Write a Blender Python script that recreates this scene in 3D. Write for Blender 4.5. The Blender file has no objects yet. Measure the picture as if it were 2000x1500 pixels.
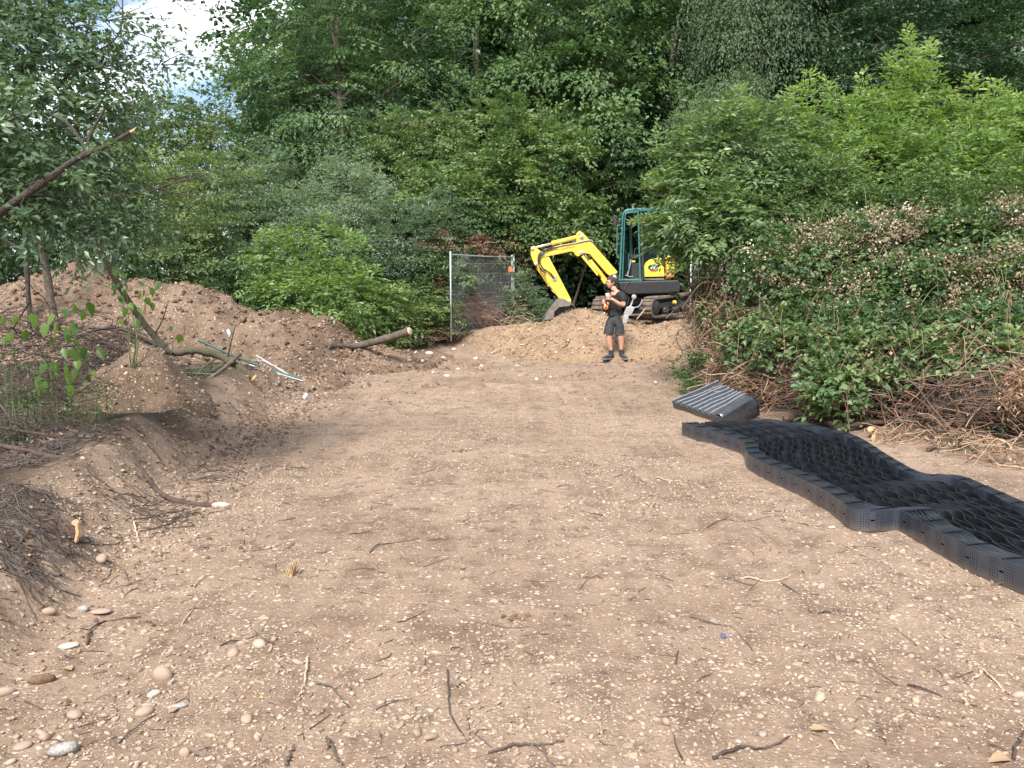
import bpy, bmesh, math, random
import numpy as np
from mathutils import Vector, Matrix
from mathutils.geometry import tessellate_polygon

S = bpy.context.scene
COL = S.collection
# ------------------------------------------------------------------ camera
CAMZ = 1.6
PITCH = math.radians(6.1)
FPX = 1729.0                       # focal length in photograph pixels (2000 wide)
cam_d = bpy.data.cameras.new('camera')
cam_d.sensor_width = 36.0
cam_d.lens = 36.0 * FPX / 2000.0
cam_d.clip_start = 0.05
cam_d.clip_end = 2000
cam = bpy.data.objects.new('camera', cam_d)
COL.objects.link(cam)
cam.location = (0, 0, CAMZ)
cam.rotation_euler = (math.pi / 2 - PITCH, 0, 0)
S.camera = cam

# ------------------------------------------------------------------ world, sun, exposure
SUN_EL, SUN_AZ = math.radians(46), math.radians(-164)      # azimuth measured from +Y towards +X
world = bpy.data.worlds.new('World')
S.world = world
world.use_nodes = True
nt = world.node_tree
nt.nodes.clear()
out = nt.nodes.new('ShaderNodeOutputWorld')
bg_sky = nt.nodes.new('ShaderNodeBackground')
bg_cl = nt.nodes.new('ShaderNodeBackground')
mix = nt.nodes.new('ShaderNodeMixShader')
sky = nt.nodes.new('ShaderNodeTexSky')
sky.sky_type = 'NISHITA'
sky.sun_disc = False
sky.sun_elevation = SUN_EL
sky.sun_rotation = SUN_AZ
sky.air_density = 1.0
sky.dust_density = 0.6
bg_sky.inputs['Strength'].default_value = 0.09
tc = nt.nodes.new('ShaderNodeTexCoord')
mp = nt.nodes.new('ShaderNodeMapping')
mp.inputs['Scale'].default_value = (1.0, 1.0, 1.9)
mp.inputs['Location'].default_value = (2.05, 3.12, 7.28)
nz = nt.nodes.new('ShaderNodeTexNoise')
nz.inputs['Scale'].default_value = 3.2
nz.inputs['Detail'].default_value = 7
nz.inputs['Roughness'].default_value = 0.55
rp = nt.nodes.new('ShaderNodeValToRGB')
rp.color_ramp.elements[0].position = 0.44
rp.color_ramp.elements[1].position = 0.57
bg_cl.inputs['Color'].default_value = (0.93, 0.96, 1.0, 1)
bg_cl.inputs['Strength'].default_value = 0.88
L = nt.links.new
L(tc.outputs['Generated'], mp.inputs['Vector'])
L(mp.outputs['Vector'], nz.inputs['Vector'])
L(nz.outputs['Fac'], rp.inputs['Fac'])
L(sky.outputs['Color'], bg_sky.inputs['Color'])
L(rp.outputs['Color'], mix.inputs['Fac'])
L(bg_sky.outputs['Background'], mix.inputs[1])
L(bg_cl.outputs['Background'], mix.inputs[2])
L(mix.outputs['Shader'], out.inputs['Surface'])

sun_d = bpy.data.lights.new('sun', 'SUN')
sun_d.energy = 4.0
sun_d.angle = math.radians(16)
sun_d.color = (1.0, 0.96, 0.9)
sun = bpy.data.objects.new('sun', sun_d)
COL.objects.link(sun)
to_sun = Vector((math.sin(SUN_AZ) * math.cos(SUN_EL), math.cos(SUN_AZ) * math.cos(SUN_EL), math.sin(SUN_EL)))
sun.rotation_euler = to_sun.to_track_quat('Z', 'Y').to_euler()
sun.location = to_sun * 60

vs = S.view_settings
vs.view_transform = 'Standard'
vs.look = 'None'
vs.exposure = 1.15
vs.gamma = 1.0
vs.use_curve_mapping = False
S.cycles.max_bounces = 6
S.cycles.diffuse_bounces = 4
S.cycles.glossy_bounces = 3
S.cycles.transmission_bounces = 4
S.cycles.transparent_max_bounces = 6
S.cycles.use_denoising = True

# ------------------------------------------------------------------ photo geometry
_c, _s = math.cos(PITCH), math.sin(PITCH)

def P(px, py, Y):
    """world point seen at photo pixel (px,py) at the distance Y ahead"""
    u, v = (px - 1000) / FPX, (750 - py) / FPX
    d = np.array((u, _c + v * _s, -_s + v * _c))
    return np.array((0, 0, CAMZ)) + d * (Y / d[1])

def rng_of(seed):
    return np.random.default_rng(seed)

# lattice noise -----------------------------------------------------
_NT = rng_of(7).random((256, 256))

def vnoise(x, y):
    x = np.asarray(x, float); y = np.asarray(y, float)
    xi, yi = np.floor(x).astype(int), np.floor(y).astype(int)
    fx, fy = x - xi, y - yi
    fx = fx * fx * (3 - 2 * fx); fy = fy * fy * (3 - 2 * fy)
    a = _NT[xi & 255, yi & 255]; b = _NT[(xi + 1) & 255, yi & 255]
    c = _NT[xi & 255, (yi + 1) & 255]; d = _NT[(xi + 1) & 255, (yi + 1) & 255]
    return (a * (1 - fx) + b * fx) * (1 - fy) + (c * (1 - fx) + d * fx) * fy - 0.5

def fbm(x, y, octv=4, gain=0.5):
    r = 0; a = 1.0; f = 1.0
    for k in range(octv):
        r = r + a * vnoise(x * f + 17.3 * k, y * f + 41.7 * k)
        a *= gain; f *= 2.03
    return r

def sstep(a, b, x):
    t = np.clip((x - a) / (b - a), 0, 1)
    return t * t * (3 - 2 * t)

def berm_x(y):
    """left limit of the cleared strip (x as a function of y)"""
    return np.interp(y, [0, 2.5, 4, 5.5, 7, 9, 11, 13.5, 16, 19, 22, 30],
                     [-1.9, -2.05, -2.25, -2.55, -2.75, -3.0, -3.2, -3.3, -3.4, -3.2, -2.6, -2.0])

def brush_x(y):
    """right limit of the cleared strip"""
    return np.interp(y, [0, 7, 8.5, 9.5, 11, 12.3, 14, 17, 20, 24],
                     [5.2, 5.0, 4.6, 4.0, 3.2, 2.85, 2.9, 3.2, 3.8, 5.0])

def ground_base(x, y):
    x = np.asarray(x, float); y = np.asarray(y, float)
    z = 0.44 * sstep(19.2, 23.0, y)
    z = z + 0.45 * sstep(0.6, 1.9, x) * sstep(20.6, 22.0, y) * (1 - sstep(7, 10, x))
    bx = berm_x(y)
    d = bx - x                                   # >0 outside the strip on the left
    z = z + 0.27 * 1.45 * sstep(-0.15, 0.5, d) * (0.6 + 0.8 * (fbm(x * 0.9, y * 0.9, 3) + 0.5)) - 0.10 * sstep(0.8, 2.0, d)
    z = z + 0.22 * sstep(0.1, 1.6, x - brush_x(y))
    z = z + 0.05 * fbm(x * 0.35 + 3, y * 0.35, 3)
    # smeared scrape in the middle distance
    z = z + 0.10 * np.exp(-((x - 0.3) / 2.2) ** 2 - ((y - 14.0) / 0.7) ** 2) * (0.5 + fbm(x * 2, y * 2, 3))
    return z

def ground_fine(x, y):
    rough = 0.35 + 0.65 * np.maximum(sstep(-0.4, 0.6, berm_x(y) - x), sstep(12.5, 17, y)) + 0.9 * np.exp(-((berm_x(y) - x - .2) / .45) ** 2)
    ruts = 0.024 * fbm(x * 4.2 + 0.25 * np.sin(y * .4), y * 0.42 + 8, 3) + 0.006 * vnoise(x * 2.0, y * 9.0)
    return ruts + rough * (0.030 * fbm(x * 3.1, y * 3.1, 4, 0.55) + 0.014 * fbm(x * 14, y * 14, 3, 0.6))

def ground(x, y):
    return ground_base(x, y) + ground_fine(x, y)

def G(px, py, lift=0.0, surf=None):
    """where the pixel's view ray meets the ground"""
    f = surf or ground
    u, v = (px - 1000) / FPX, (750 - py) / FPX
    d = np.array((u, _c + v * _s, -_s + v * _c))
    t = np.linspace(1.5, 45, 3000)
    pts = np.array((0, 0, CAMZ)) + t[:, None] * d
    h = pts[:, 2] - f(pts[:, 0], pts[:, 1])
    i = np.argmax(h < 0) if (h < 0).any() else len(t) - 1
    p = pts[i].copy()
    p[2] = float(f(p[0], p[1])) + lift
    return p

# ------------------------------------------------------------------ materials
def new_mat(name):
    m = bpy.data.materials.new(name)
    m.use_nodes = True
    n = m.node_tree.nodes
    b = n['Principled BSDF']
    return m, m.node_tree, b

def simple(name, col, rough=0.6, metal=0.0, spec=0.5, var=0.0, scale=8.0, bump=0.0, bscale=40.0, dirt=None):
    m, t, b = new_mat(name)
    b.inputs['Base Color'].default_value = (*col, 1)
    b.inputs['Roughness'].default_value = rough
    b.inputs['Metallic'].default_value = metal
    b.inputs['Specular IOR Level'].default_value = spec
    l = t.links.new
    if var or dirt or bump:
        tcn = t.nodes.new('ShaderNodeTexCoord')
    if var or dirt:
        nn = t.nodes.new('ShaderNodeTexNoise')
        nn.inputs['Scale'].default_value = scale
        nn.inputs['Detail'].default_value = 6
        nn.inputs['Roughness'].default_value = 0.65
        l(tcn.outputs['Object'], nn.inputs['Vector'])
        r = t.nodes.new('ShaderNodeValToRGB')
        r.color_ramp.elements[0].position = 0.35
        r.color_ramp.elements[1].position = 0.68
        dk = dirt if dirt else tuple(c * (1 - var) for c in col)
        lt = tuple(min(1, c * (1 + var)) for c in col)
        r.color_ramp.elements[0].color = (*lt, 1)
        r.color_ramp.elements[1].color = (*dk, 1)
        l(nn.outputs['Fac'], r.inputs['Fac'])
        l(r.outputs['Color'], b.inputs['Base Color'])
    if bump:
        n2 = t.nodes.new('ShaderNodeTexNoise')
        n2.inputs['Scale'].default_value = bscale
        n2.inputs['Detail'].default_value = 5
        l(tcn.outputs['Object'], n2.inputs['Vector'])
        bp = t.nodes.new('ShaderNodeBump')
        bp.inputs['Strength'].default_value = bump
        bp.inputs['Distance'].default_value = 0.02
        l(n2.outputs['Fac'], bp.inputs['Height'])
        l(bp.outputs['Normal'], b.inputs['Normal'])
    return m

def leaf_mat(name, dark, mid, light, trans=0.36, rough=0.42, spec=0.5, tcol=(1.25, 1.35, 0.5)):
    m, t, b = new_mat(name)
    l = t.links.new
    a = t.nodes.new('ShaderNodeAttribute'); a.attribute_name = 'tint'
    r = t.nodes.new('ShaderNodeValToRGB')
    e = r.color_ramp.elements
    e[0].color = (*dark, 1); e[1].color = (*light, 1)
    k = e.new(0.5); k.color = (*mid, 1)
    l(a.outputs['Fac'], r.inputs['Fac'])
    l(r.outputs['Color'], b.inputs['Base Color'])
    b.inputs['Roughness'].default_value = rough
    b.inputs['Specular IOR Level'].default_value = spec
    mu = t.nodes.new('ShaderNodeMix'); mu.data_type = 'RGBA'; mu.blend_type = 'MULTIPLY'
    mu.inputs['Factor'].default_value = 1.0
    l(r.outputs['Color'], mu.inputs[6])
    mu.inputs[7].default_value = (*tcol, 1)
    tr = t.nodes.new('ShaderNodeBsdfTranslucent')
    l(mu.outputs[2], tr.inputs['Color'])
    mx = t.nodes.new('ShaderNodeMixShader')
    mx.inputs['Fac'].default_value = trans
    l(b.outputs['BSDF'], mx.inputs[1]); l(tr.outputs['BSDF'], mx.inputs[2])
    l(mx.outputs['Shader'], t.nodes['Material Output'].inputs['Surface'])
    return m

M = {}
def LM(key, dark, mid, light, **k):
    M[key] = leaf_mat('leaf_' + key, dark, mid, light, **k)
LM('ash',    (0.040, 0.082, 0.040), (0.098, 0.165, 0.076), (0.182, 0.268, 0.120), spec=.25)
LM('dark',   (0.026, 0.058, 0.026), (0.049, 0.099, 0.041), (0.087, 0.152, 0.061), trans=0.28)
LM('lime',   (0.042, 0.087, 0.034), (0.112, 0.184, 0.074), (0.225, 0.300, 0.138), spec=.25)
LM('birch',  (0.054, 0.089, 0.043), (0.101, 0.149, 0.078), (0.150, 0.196, 0.115), spec=.15)
LM('hazel',  (0.046, 0.094, 0.034), (0.122, 0.188, 0.068), (0.240, 0.296, 0.110), spec=.3)
LM('olive',  (0.063, 0.105, 0.039), (0.129, 0.182, 0.067), (0.210, 0.259, 0.106))
LM('willow', (0.069, 0.117, 0.069), (0.138, 0.198, 0.123), (0.247, 0.312, 0.213), rough=0.45, spec=0.5)
LM('elder',  (0.052, 0.100, 0.042), (0.132, 0.202, 0.086), (0.269, 0.362, 0.156), trans=0.42)
LM('bright', (0.069, 0.132, 0.039), (0.167, 0.259, 0.081), (0.345, 0.437, 0.184), trans=0.46)
LM('bramble',(0.036, 0.074, 0.033), (0.100, 0.164, 0.070), (0.250, 0.315, 0.140), trans=0.36, spec=0.4)
LM('near',   (0.046, 0.090, 0.046), (0.093, 0.155, 0.081), (0.178, 0.248, 0.143), trans=0.3, rough=0.4, spec=0.55)
LM('broad',  (0.050, 0.110, 0.020), (0.085, 0.165, 0.030), (0.160, 0.230, 0.045), trans=0.45)
LM('herb',   (0.028, 0.062, 0.018), (0.055, 0.108, 0.030), (0.105, 0.170, 0.048), trans=0.36)
LM('dry',    (0.127, 0.071, 0.039), (0.241, 0.149, 0.086), (0.414, 0.287, 0.172), trans=0.2, tcol=(1, .9, .7))
LM('flower', (0.180, 0.122, 0.070), (0.320, 0.242, 0.155), (0.560, 0.505, 0.420), trans=0.2, tcol=(1, 1, 1))
LM('umbel',  (0.160, 0.160, 0.050), (0.240, 0.240, 0.090), (0.330, 0.320, 0.150), trans=0.2, tcol=(1, 1, .8))
LM('yellow', (0.380, 0.270, 0.020), (0.480, 0.360, 0.030), (0.550, 0.450, 0.060), trans=0.2, tcol=(1, 1, .6))

M['bark'] = simple('bark', (0.085, 0.065, 0.050), 0.9, var=0.45, scale=14, bump=0.6, bscale=45)
M['bark_dark'] = simple('bark_dark', (0.042, 0.032, 0.026), 0.9, var=0.4, scale=16, bump=0.6, bscale=50)
M['bark_red'] = simple('bark_red', (0.062, 0.039, 0.031), 0.85, var=0.5, scale=18, bump=0.5, bscale=60)
M['bark_moss'] = simple('bark_moss', (0.060, 0.044, 0.033), 0.95, dirt=(0.085, 0.082, 0.036), scale=16, bump=0.8, bscale=40)
M['twig'] = simple('twig', (0.068, 0.047, 0.038), 0.85, var=0.5, scale=6)
M['twig_grey'] = simple('twig_grey', (0.080, 0.066, 0.056), 0.85, var=0.4, scale=6)
M['twig_pale'] = simple('twig_pale', (0.38, 0.29, 0.20), 0.8, var=0.35, scale=12)
M['cane_dry'] = simple('cane_dry', (0.24, 0.145, 0.090), 0.8, var=0.5, scale=4)
M['cane_red'] = simple('cane_red', (0.135, 0.070, 0.050), 0.8, var=0.4, scale=4)
M['cane_green'] = simple('cane_green', (0.12, 0.15, 0.06), 0.7, var=0.4, scale=4)
M['wood_fresh'] = simple('wood_fresh', (0.50, 0.30, 0.165), 0.75, var=0.35, scale=25, bump=0.3, bscale=60)

def soil_mat(name, dark, mid, light, chip=True, chips_amt=0.5):
    m, t, b = new_mat(name)
    l = t.links.new
    N = t.nodes.new
    tcn = N('ShaderNodeTexCoord')
    def noise(sc, det=6, ro=0.6):
        q = N('ShaderNodeTexNoise'); q.inputs['Scale'].default_value = sc
        q.inputs['Detail'].default_value = det; q.inputs['Roughness'].default_value = ro
        l(tcn.outputs['Object'], q.inputs['Vector']); return q
    def mixc(f, a, c, mode='MIX'):
        q = N('ShaderNodeMix'); q.data_type = 'RGBA'; q.blend_type = mode
        if isinstance(f, float): q.inputs['Factor'].default_value = f
        else: l(f, q.inputs['Factor'])
        for s_, v in ((6, a), (7, c)):
            if isinstance(v, tuple): q.inputs[s_].default_value = (*v, 1)
            else: l(v, q.inputs[s_])
        return q.outputs[2]
    def ramp(f, p0, p1):
        q = N('ShaderNodeMapRange'); q.inputs['From Min'].default_value = p0; q.inputs['From Max'].default_value = p1
        l(f, q.inputs['Value']); return q.outputs['Result']
    n1 = noise(0.55, 5, 0.6); n2 = noise(5.5, 7, 0.65); n3 = noise(55, 5, 0.7)
    c = mixc(ramp(n1.outputs['Fac'], 0.36, 0.60), mid, light)
    n4 = noise(1.7, 6, 0.7)
    f4 = N('ShaderNodeMath'); f4.operation = 'MULTIPLY'; f4.inputs[1].default_value = 0.68
    l(ramp(n4.outputs['Fac'], 0.48, 0.66), f4.inputs[0])
    c = mixc(f4.outputs[0], c, dark)
    mpn = N('ShaderNodeMapping'); mpn.inputs['Scale'].default_value = (2.6, 0.30, 1.0); l(tcn.outputs['Object'], mpn.inputs['Vector'])
    n5 = N('ShaderNodeTexNoise'); n5.inputs['Scale'].default_value = 1.6; n5.inputs['Detail'].default_value = 5; n5.inputs['Roughness'].default_value = .6
    l(mpn.outputs['Vector'], n5.inputs['Vector'])
    f5 = N('ShaderNodeMath'); f5.operation = 'MULTIPLY'; f5.inputs[1].default_value = 0.75
    l(ramp(n5.outputs['Fac'], 0.48, 0.64), f5.inputs[0])
    c = mixc(f5.outputs[0], c, light)
    c = mixc(ramp(n2.outputs['Fac'], 0.50, 0.74), c, dark)
    f3 = N('ShaderNodeMath'); f3.operation = 'MULTIPLY'; f3.inputs[1].default_value = 0.75
    l(ramp(n3.outputs['Fac'], 0.45, 0.75), f3.inputs[0])
    c = mixc(f3.outputs[0], c, dark)
    hs = []
    if chip:
        for sc, thr, gate in ((34, 0.34, 0.60), (75, 0.38, 0.52), (16, 0.26, 0.80)):
            vo = N('ShaderNodeTexVoronoi'); vo.inputs['Scale'].default_value = sc
            dn = noise(sc * 1.1, 2, 0.5)
            add = N('ShaderNodeMix'); add.data_type = 'RGBA'; add.blend_type = 'ADD'; add.inputs['Factor'].default_value = 0.6 / sc
            l(tcn.outputs['Object'], add.inputs[6]); l(dn.outputs['Color'], add.inputs[7])
            l(add.outputs[2], vo.inputs['Vector'])
            sp = N('ShaderNodeSeparateColor'); l(vo.outputs['Color'], sp.inputs['Color'])
            near = N('ShaderNodeMath'); near.operation = 'LESS_THAN'; l(vo.outputs['Distance'], near.inputs[0])
            thn = N('ShaderNodeMath'); thn.operation = 'MULTIPLY'; thn.inputs[1].default_value = thr * 1.3
            l(sp.outputs['Green'], thn.inputs[0]); l(thn.outputs[0], near.inputs[1])
            # chips gather in drifts
            gsum = N('ShaderNodeMath'); gsum.operation = 'MULTIPLY_ADD'; gsum.inputs[1].default_value = -1.2
            gsum.inputs[2].default_value = gate + 0.60 + (0.5 - chips_amt) * 0.5
            l(n1.outputs['Fac'] if sc < 60 else n2.outputs['Fac'], gsum.inputs[0])
            gt = N('ShaderNodeMath'); gt.operation = 'GREATER_THAN'
            l(sp.outputs['Red'], gt.inputs[0]); l(gsum.outputs[0], gt.inputs[1])
            mk = N('ShaderNodeMath'); mk.operation = 'MULTIPLY'; l(near.outputs[0], mk.inputs[0]); l(gt.outputs[0], mk.inputs[1])
            cr = N('ShaderNodeValToRGB'); e = cr.color_ramp.elements
            e[0].color = (0.26, 0.19, 0.14, 1); e[1].color = (0.52, 0.45, 0.38, 1)
            q = e.new(0.4); q.color = (0.43, 0.33, 0.23, 1)
            l(sp.outputs['Blue'], cr.inputs['Fac'])
            c = mixc(mk.outputs[0], c, cr.outputs['Color'])
            hs.append(mk.outputs[0])
    at = N('ShaderNodeAttribute'); at.attribute_name = 'litter'
    lit = mixc(ramp(n2.outputs['Fac'], 0.35, 0.65), (0.020, 0.016, 0.012), (0.066, 0.049, 0.036))
    c = mixc(at.outputs['Fac'], c, lit)
    l(c, b.inputs['Base Color'])
    b.inputs['Roughness'].default_value = 0.95
    b.inputs['Specular IOR Level'].default_value = 0.15
    h = N('ShaderNodeMath'); h.operation = 'MULTIPLY_ADD'; h.inputs[1].default_value = 0.5
    l(n3.outputs['Fac'], h.inputs[0]); l(n2.outputs['Fac'], h.inputs[2])
    hh = h.outputs[0]
    for x in hs:
        q = N('ShaderNodeMath'); q.operation = 'MULTIPLY_ADD'; q.inputs[1].default_value = 0.25
        l(x, q.inputs[0]); l(hh, q.inputs[2]); hh = q.outputs[0]
    bp = N('ShaderNodeBump'); bp.inputs['Strength'].default_value = 0.8; bp.inputs['Distance'].default_value = 0.035
    l(hh, bp.inputs['Height']); l(bp.outputs['Normal'], b.inputs['Normal'])
    return m

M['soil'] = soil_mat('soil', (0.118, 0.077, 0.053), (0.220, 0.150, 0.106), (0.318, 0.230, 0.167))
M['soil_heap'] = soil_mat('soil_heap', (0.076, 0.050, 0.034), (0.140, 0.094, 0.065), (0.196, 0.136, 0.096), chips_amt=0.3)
M['soil_pale'] = soil_mat('soil_pale', (0.125, 0.079, 0.048), (0.222, 0.146, 0.090), (0.292, 0.201, 0.130), chips_amt=0.4)

def stone_mat(name):
    m, t, b = new_mat(name)
    l = t.links.new
    a = t.nodes.new('ShaderNodeAttribute'); a.attribute_name = 'tint'
    oi = t.nodes.new('ShaderNodeObjectInfo')
    ad = t.nodes.new('ShaderNodeMath'); ad.operation = 'ADD'
    l(a.outputs['Fac'], ad.inputs[0]); l(oi.outputs['Random'], ad.inputs[1])
    fr = t.nodes.new('ShaderNodeMath'); fr.operation = 'FRACT'
    l(ad.outputs[0], fr.inputs[0])
    r = t.nodes.new('ShaderNodeValToRGB'); e = r.color_ramp.elements
    cols = [(0.0, (0.27, 0.20, 0.145)), (0.18, (0.39, 0.305, 0.23)), (0.34, (0.36, 0.26, 0.175)), (0.48, (0.44, 0.385, 0.32)),
            (0.60, (0.25, 0.18, 0.13)), (0.70, (0.38, 0.26, 0.20)), (0.80, (0.32, 0.285, 0.265)), (0.90, (0.46, 0.37, 0.245)), (1.0, (0.22, 0.195, 0.185))]
    e[0].position, e[0].color = cols[0][0], (*cols[0][1], 1)
    e[1].position, e[1].color = cols[-1][0], (*cols[-1][1], 1)
    for p, c in cols[1:-1]:
        k = e.new(p); k.color = (*c, 1)
    l(fr.outputs[0], r.inputs['Fac'])
    tcn = t.nodes.new('ShaderNodeTexCoord')
    nn = t.nodes.new('ShaderNodeTexNoise'); nn.inputs['Scale'].default_value = 40; nn.inputs['Detail'].default_value = 5
    l(tcn.outputs['Object'], nn.inputs['Vector'])
    mx = t.nodes.new('ShaderNodeMix'); mx.data_type = 'RGBA'; mx.blend_type = 'MIX'
    mr = t.nodes.new('ShaderNodeMapRange'); mr.inputs['From Min'].default_value = 0.36; mr.inputs['From Max'].default_value = 0.64
    mr.inputs['To Max'].default_value = 0.85
    l(nn.outputs['Fac'], mr.inputs['Value']); l(mr.outputs['Result'], mx.inputs['Factor'])
    l(r.outputs['Color'], mx.inputs[6]); mx.inputs[7].default_value = (0.215, 0.150, 0.108, 1)
    l(mx.outputs[2], b.inputs['Base Color'])
    b.inputs['Roughness'].default_value = 0.8
    b.inputs['Specular IOR Level'].default_value = 0.3
    return m
M['stone'] = stone_mat('stone')
M['clod'] = simple('clod', (0.128, 0.083, 0.057), 0.95, var=0.4, scale=9, spec=0.15)
M['clod_pale'] = simple('clod_pale', (0.180, 0.120, 0.078), 0.95, var=0.3, scale=9, spec=0.15)
M['cobble_tan'] = simple('cobble_tan', (0.29, 0.21, 0.16), 0.8, var=0.25, scale=30, spec=0.3)
M['flint'] = simple('flint', (0.38, 0.35, 0.31), 0.6, dirt=(0.11, 0.10, 0.10), scale=14)
M['rubble'] = simple('rubble', (0.46, 0.385, 0.315), 0.9, var=0.3, scale=14, spec=0.2)

# ------------------------------------------------------------------ mesh helpers
class MB:
    """collects triangles of one part"""
    def __init__(self):
        self.v = []; self.f = []; self.s = []; self.t = []; self.n = 0
    def add(self, v, f, smooth=False, tint=0.5):
        v = np.asarray(v, float).reshape(-1, 3)
        f = np.asarray(f, int)
        if f.shape[1] == 4:
            f = np.concatenate([f[:, [0, 1, 2]], f[:, [0, 2, 3]]])
        self.v.append(v); self.f.append(f + self.n); self.n += len(v)
        self.s.append(np.full(len(f), smooth))
        self.t.append(np.broadcast_to(np.asarray(tint, float), (len(f),)).copy())
        return self
    def polys(self, v, polys, smooth=False):
        tri = []
        for p in polys:
            for k in range(1, len(p) - 1):
                tri.append((p[0], p[k], p[k + 1]))
        return self.add(v, tri, smooth)
    # shapes
    def box(self, c, size, R=None, bev=0.01):
        c = np.asarray(c, float); h = np.asarray(size, float) / 2
        b = min(bev, 0.45 * 2 * h.min())
        V = []; idx = {}
        for sx in (-1, 1):
            for sy in (-1, 1):
                for sz in (-1, 1):
                    s = np.array((sx, sy, sz))
                    for ax in range(3):
                        p = s * (h - b); p[ax] = s[ax] * h[ax]
                        idx[(sx, sy, sz, ax)] = len(V); V.append(p)
        F = []
        for ax in range(3):
            o = [a for a in range(3) if a != ax]
            for s in (-1, 1):
                q = []
                for a, bb in ((-1, -1), (1, -1), (1, 1), (-1, 1)):
                    k = [0, 0, 0]; k[ax] = s; k[o[0]] = a; k[o[1]] = bb
                    q.append(idx[(*k, ax)])
                F.append(q)
        for ax in range(3):           # edges parallel to ax
            o = [a for a in range(3) if a != ax]
            for a in (-1, 1):
                for bb in (-1, 1):
                    k1 = [0, 0, 0]; k2 = [0, 0, 0]
                    k1[o[0]] = k2[o[0]] = a; k1[o[1]] = k2[o[1]] = bb
                    k1[ax] = -1; k2[ax] = 1
                    F.append([idx[(*k1, o[0])], idx[(*k2, o[0])], idx[(*k2, o[1])], idx[(*k1, o[1])]])
        for sx in (-1, 1):
            for sy in (-1, 1):
                for sz in (-1, 1):
                    F.append([idx[(sx, sy, sz, a)] for a in range(3)])
        V = np.array(V)
        cen = V.mean(0)
        G_ = []
        for q in F:
            n = np.cross(V[q[1]] - V[q[0]], V[q[2]] - V[q[0]])
            if np.dot(n, V[q].mean(0) - cen) < 0: q = q[::-1]
            G_.append(q)
        if R is not None: V = V @ np.asarray(R, float).T
        return self.polys(V + c, G_)
    def tube(self, pts, rad, n=6, cap=True, smooth=True, tint=0.5):
        pts = np.asarray(pts, float); k = len(pts)
        rad = np.broadcast_to(np.asarray(rad, float), (k,))
        tan = np.gradient(pts, axis=0)
        tan /= np.linalg.norm(tan, axis=1)[:, None] + 1e-12
        ref = np.array((0, 0, 1.0)) if abs(tan[0][2]) < 0.9 else np.array((1.0, 0, 0))
        V = np.zeros((k, n, 3))
        ang = np.arange(n) * 2 * math.pi / n
        u = np.cross(tan[0], ref); u /= np.linalg.norm(u)
        for i in range(k):
            u = u - tan[i] * np.dot(u, tan[i]); u /= np.linalg.norm(u) + 1e-12
            w = np.cross(tan[i], u)
            V[i] = pts[i] + rad[i] * (np.cos(ang)[:, None] * u + np.sin(ang)[:, None] * w)
        V = V.reshape(-1, 3)
        i = np.arange(k - 1)[:, None] * n; j = np.arange(n)[None, :]; j2 = (j + 1) % n
        F = np.stack([i + j, i + j2, i + n + j2, i + n + j], -1).reshape(-1, 4)
        self.add(V, F, smooth, tint)
        if cap:
            for e, rv in ((0, True), (k - 1, False)):
                vv = np.concatenate([V[e * n:(e + 1) * n], pts[e:e + 1]])
                ff = [(a, (a + 1) % n, n) if not rv else ((a + 1) % n, a, n) for a in range(n)]
                self.add(vv, ff, False, tint)
        return self
    def prism(self, poly, off, bev=0.0, seg=2):
        """poly: planar 3-D outline, off: extrusion vector"""
        bm = bmesh.new()
        a = [bm.verts.new(p) for p in poly]
        b = [bm.verts.new(np.asarray(p) + off) for p in poly]
        bm.faces.new(a); bm.faces.new(b[::-1])
        n = len(a)
        for i in range(n):
            bm.faces.new((a[i], b[i], b[(i + 1) % n], a[(i + 1) % n]))
        bmesh.ops.recalc_face_normals(bm, faces=bm.faces)
        if bev:
            bmesh.ops.bevel(bm, geom=list(bm.edges), offset=bev, segments=seg, affect='EDGES', profile=0.6)
        bmesh.ops.triangulate(bm, faces=bm.faces)
        bm.verts.index_update()
        V = [v.co[:] for v in bm.verts]; F = [[v.index for v in f.verts] for f in bm.faces]
        bm.free()
        return self.add(V, F)
    def cyl(self, p0, p1, r, n=16, r2=None, bev=0.004):
        p0 = np.asarray(p0, float); p1 = np.asarray(p1, float); r2 = r if r2 is None else r2
        d = (p1 - p0) / np.linalg.norm(p1 - p0)
        b = min(bev, r * 0.4)
        pts = [p0, p0 + d * 1e-4, p0 + d * b, p1 - d * b, p1 - d * 1e-4, p1]
        self.tube(pts, [1e-4, r - b, r, r2, r2 - b, 1e-4], n, cap=False)
        self.s[-1][:] = False if n < 8 else True
        return self
    def build(self, name, mat, parent=None, off=None):
        V = np.concatenate(self.v); F = np.concatenate(self.f)
        return mk(name, V, F, mat, parent, np.concatenate(self.t), np.concatenate(self.s), off)

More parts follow.
